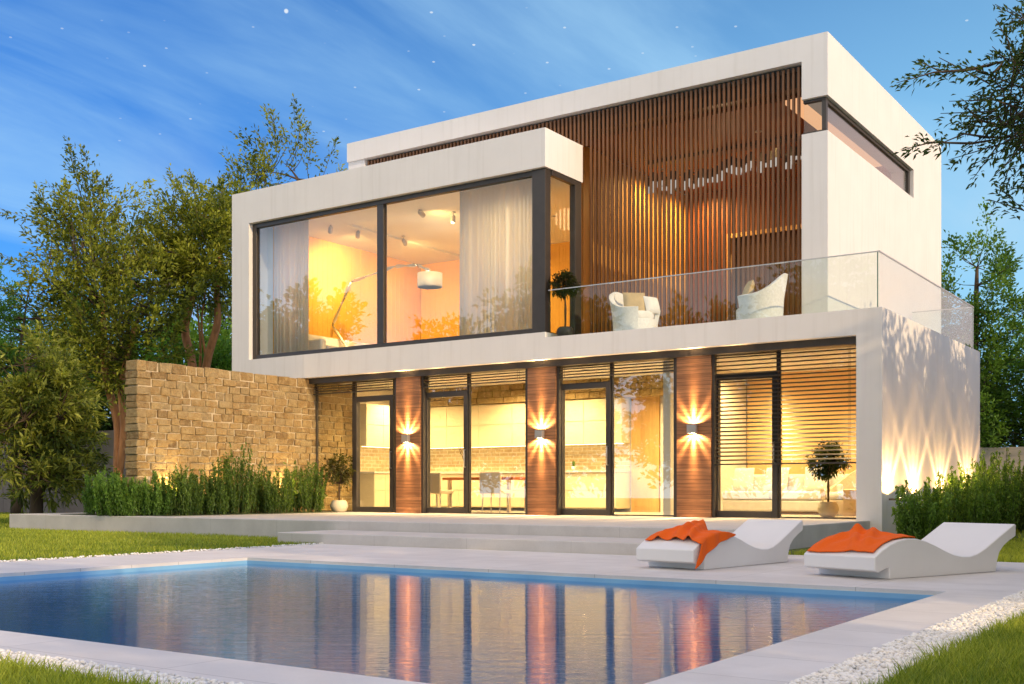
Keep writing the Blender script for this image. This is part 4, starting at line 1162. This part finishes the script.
tree('sparse_tree', 'sparse tree top showing above the flat roof of the bay', 'tree', (-27.2, 26.6, ZD),
     [[(0, 0, 0, .22), (0, 0, 4, .18), (.2, 0, 8, .12), (.5, 0, 11, .06)]],
     [(.1, 0, 9.6, 3.3, 2.0, 1.6, 3), (.9, 0, 10.9, 1.7, 1.5, 1.2, 1.6)], shoots=170, per=58, L=.18, Wd=.065, slen=(.8, 1.7), spread=.18, leaf=lf_olive, bk=bark, seed=23, thr=-.05, limbs=9, upw=.9, nscale=.8,
     extra=[(.4, 0, 11.6, -.05, 0, 1, 2.3), (.5, .1, 12.4, -.2, 0, 1, 1.4), (.3, 0, 11.4, -.35, 0, 1, 1.7), (.6, 0, 11.6, .35, 0, 1, 1.3), (.45, 0, 12.0, .15, 0, 1, 1.2), (-.9, 0, 10.9, -.3, 0, 1, 1.4), (1.6, 0, 10.9, .5, 0, 1, 1.4), (2.5, 0, 10.5, .5, 0, .8, 1.3), (-2.2, 0, 10.4, -.4, 0, 1, 1.2), (.9, 0, 11.3, .25, 0, 1, 1.0)])
tree('broadleaf_tree', 'bright green bushy tree at the far left edge', 'tree', (-33.6, 20.9, ZD),
     [[(0, 0, 0, .2), (0, 0, 2.5, .16), (.1, 0, 5, .08)]], [(0, 0, 5.6, 2.3, 2, 2.6, 3), (.6, 0, 3.6, 2.0, 1.8, 1.6, 2)], shoots=240, per=80, L=.15, Wd=.06, slen=(.4, .9), spread=.2, leaf=lf_mid, bk=bark, seed=33, limbs=6)
tree('lance_leaf_tree', 'low bushy tree with long narrow leaves on the lawn at the left edge', 'tree', (-23.0, 14.75, ZD),
     [[(.02, 0, 0, .16), (.05, 0, .6, .14), (-.05, 0, 1.5, .11), (0, 0, 2.6, .06)], [(.04, 0, .5, .10), (.4, .1, 1.3, .07), (.6, .1, 2.3, .04)]],
     [(0, 0, 2.7, 1.25, 1.2, 1.25, 3), (.1, 0, 1.6, 1.35, 1.3, .75, 2), (1.0, -.2, .95, .55, .6, .35, .5), (-.9, -.2, .95, .6, .6, .4, .5)], shoots=340, per=36, L=.24, Wd=.05, slen=(.25, .65), spread=.12, leaf=lf_lance, bk=bark, seed=44, limbs=8, upw=.25, nscale=2.0, thr=-.15)
for i, (x, y, h, r, sd_, lf, lb) in enumerate([(-38.6, 27.5, 9.0, 3.4, 51, lf_dark, 'dark tree far behind the concrete fence at the left'), (-33.0, 29.5, 8.6, 3.2, 52, lf_dark, 'dark tree behind the forked tree'), (-29.5, 25.2, 6.2, 2.3, 53, lf_mid, 'rounded green tree right behind the concrete fence')]):
    tree('background_tree', lb, 'tree', (x, y, ZD), [[(0, 0, 0, .25), (0, 0, h * .4, .2), (.2, 0, h * .8, .08)]], [(0, 0, h * .62, r, r, h * .36, 2), (0, 0, h * .38, r, r, h * .26, 1.6)],
         shoots=330, per=70, L=.22, Wd=.10, slen=(.5, 1.0), spread=.28, leaf=lf, bk=bark, seed=sd_, limbs=6, group='trees beyond the left fence')
for i, (x, y, h, r, sd_, lf, lb) in enumerate([(-8.4, 39.5, 9.6, 2.0, 61, lf_fresh, 'fine leaved tree rising just right of the house'), (-5.6, 41.5, 7.6, 2.6, 62, lf_mid, 'rounded tree behind the low wall at the right edge'), (-8.8, 43.0, 6.0, 2.6, 63, lf_dark, 'dense dark tree behind the low wall beside the house'), (-3.6, 40.0, 6.4, 2.6, 64, lf_dark, 'dark tree at the far right behind the low wall')]):
    tree('background_tree', lb, 'tree', (x, y, ZD), [[(0, 0, 0, .2), (0, 0, h * .4, .16), (.1, 0, h * .85, .05)]], [(0, 0, h * .66, r * .8, r * .8, h * .33, 2), (0, 0, h * .36, r, r, h * .3, 2)],
         shoots=230, per=70, L=.17, Wd=.075, slen=(.4, .9), spread=.22, leaf=lf, bk=bark, seed=sd_, limbs=6, group='trees beyond the right wall')
# overhanging tree at the right: trunk outside the frame, boughs reach in
tree('overhanging_tree', 'leafy boughs of a near tree hanging into the upper right corner', 'tree', (.2, 11.5, ZD),
     [[(0, 0, 0, .16), (-.05, 0, 1.6, .14), (.05, 0, 3.0, .11), (-.3, -.1, 4.0, .07)], [(-.05, 0, 2.4, .06), (-.9, -.3, 3.7, .03), (-1.6, -.6, 4.4, .014), (-2.2, -.9, 4.55, .007)], [(-.05, 0, 2.2, .05), (-.9, -.3, 3.3, .028), (-1.7, -.6, 3.85, .012), (-2.15, -.8, 3.9, .006)]],
     [(-.6, -.3, 4.4, 1.7, 1.3, 1.3, 2), (.5, .2, 4.6, 1.7, 1.6, 1.5, 1.2), (-1.85, -.75, 4.3, .55, .4, .75, 3), (-1.8, -.7, 3.3, .42, .35, .45, 1.4)], shoots=235, per=36, L=.075, Wd=.024, slen=(.25, .55), spread=.06, leaf=lf_over, bk=bark, seed=71, limbs=6, upw=.1, outw=.8, thr=-.35, nscale=2.2,
     extra=[(-2.45, -.95, 4.52, -1, -.3, -.02, .38), (-2.75, -1.1, 4.50, -1, -.3, -.2, .32), (-2.7, -1.0, 4.52, -.8, -.3, .5, .26), (-2.25, -.9, 3.98, -1, -.3, .1, .3), (-2.5, -1.05, 3.92, -.8, -.3, -.3, .34), (-2.75, -1.2, 3.85, -1, -.3, -.2, .25), (-2.4, -.95, 4.05, -.5, -.1, .6, .2)])
# trees on the right lawn outside the frame: they shade the terrace and the pool deck from the low sun

shade = tree('shade_tree', 'leafy shade tree on the lawn right of the pool, outside the picture', 'tree', (9.0, 2.5, ZD), [[(0, 0, 0, .16), (.05, 0, 1.2, .13), (0, .1, 2.6, .09), (.1, 0, 4.4, .04)]],
             [(0, 0, 3.6, 1.7, 2.2, 2.2, 3), (0, 0, 1.9, 1.7, 2.3, 1.5, 2)], shoots=300, per=44, L=.24, Wd=.12, slen=(.4, .9), spread=.25, leaf=lf_mid, bk=bark, seed=81, limbs=7, group='trees outside the picture')


def tree_copy(src, loc, rz, sc):
    r = src.copy(); COL.objects.link(r); r.location = loc; r.rotation_euler = (0, 0, rz); r.scale = (sc, sc, sc)
    for c_ in list(src.children):
        k = c_.copy(); COL.objects.link(k); k.parent = r
    return r


for i, (x, y, rz, sc) in enumerate([(3.4, 9.0, 1.2, .95), (3.0, 12.8, 2.6, 1.0), (3.6, 16.6, 4.0, 1.0), (3.2, 20.2, 5.2, 1.06), (3.5, 24.0, .6, 1.12), (3.1, 27.6, 3.3, 1.0), (5.6, 18.4, 1.0, 1.05), (5.9, 22.2, 3.9, 1.1), (5.6, 26.0, 2.0, 1.1), (5.7, 14.6, 5.0, .95), (5.8, 10.8, .2, .85)]):
    tree_copy(shade, (x, y, ZD), rz, sc)
for i, (x, y, rz, sc) in enumerate([(-44, -9, .4, 1.9), (-37, -12, 1.9, 1.6), (-29, -9, 3.0, 1.8), (-22, -12, 4.1, 1.5), (-15, -8, 5.3, 1.6), (-8.5, -10, .9, 1.4)]):
    r = tree_copy(shade, (x, y, ZD), rz, sc); r['label'] = 'tall garden tree across the lawn behind the viewer, seen only in the window glass'
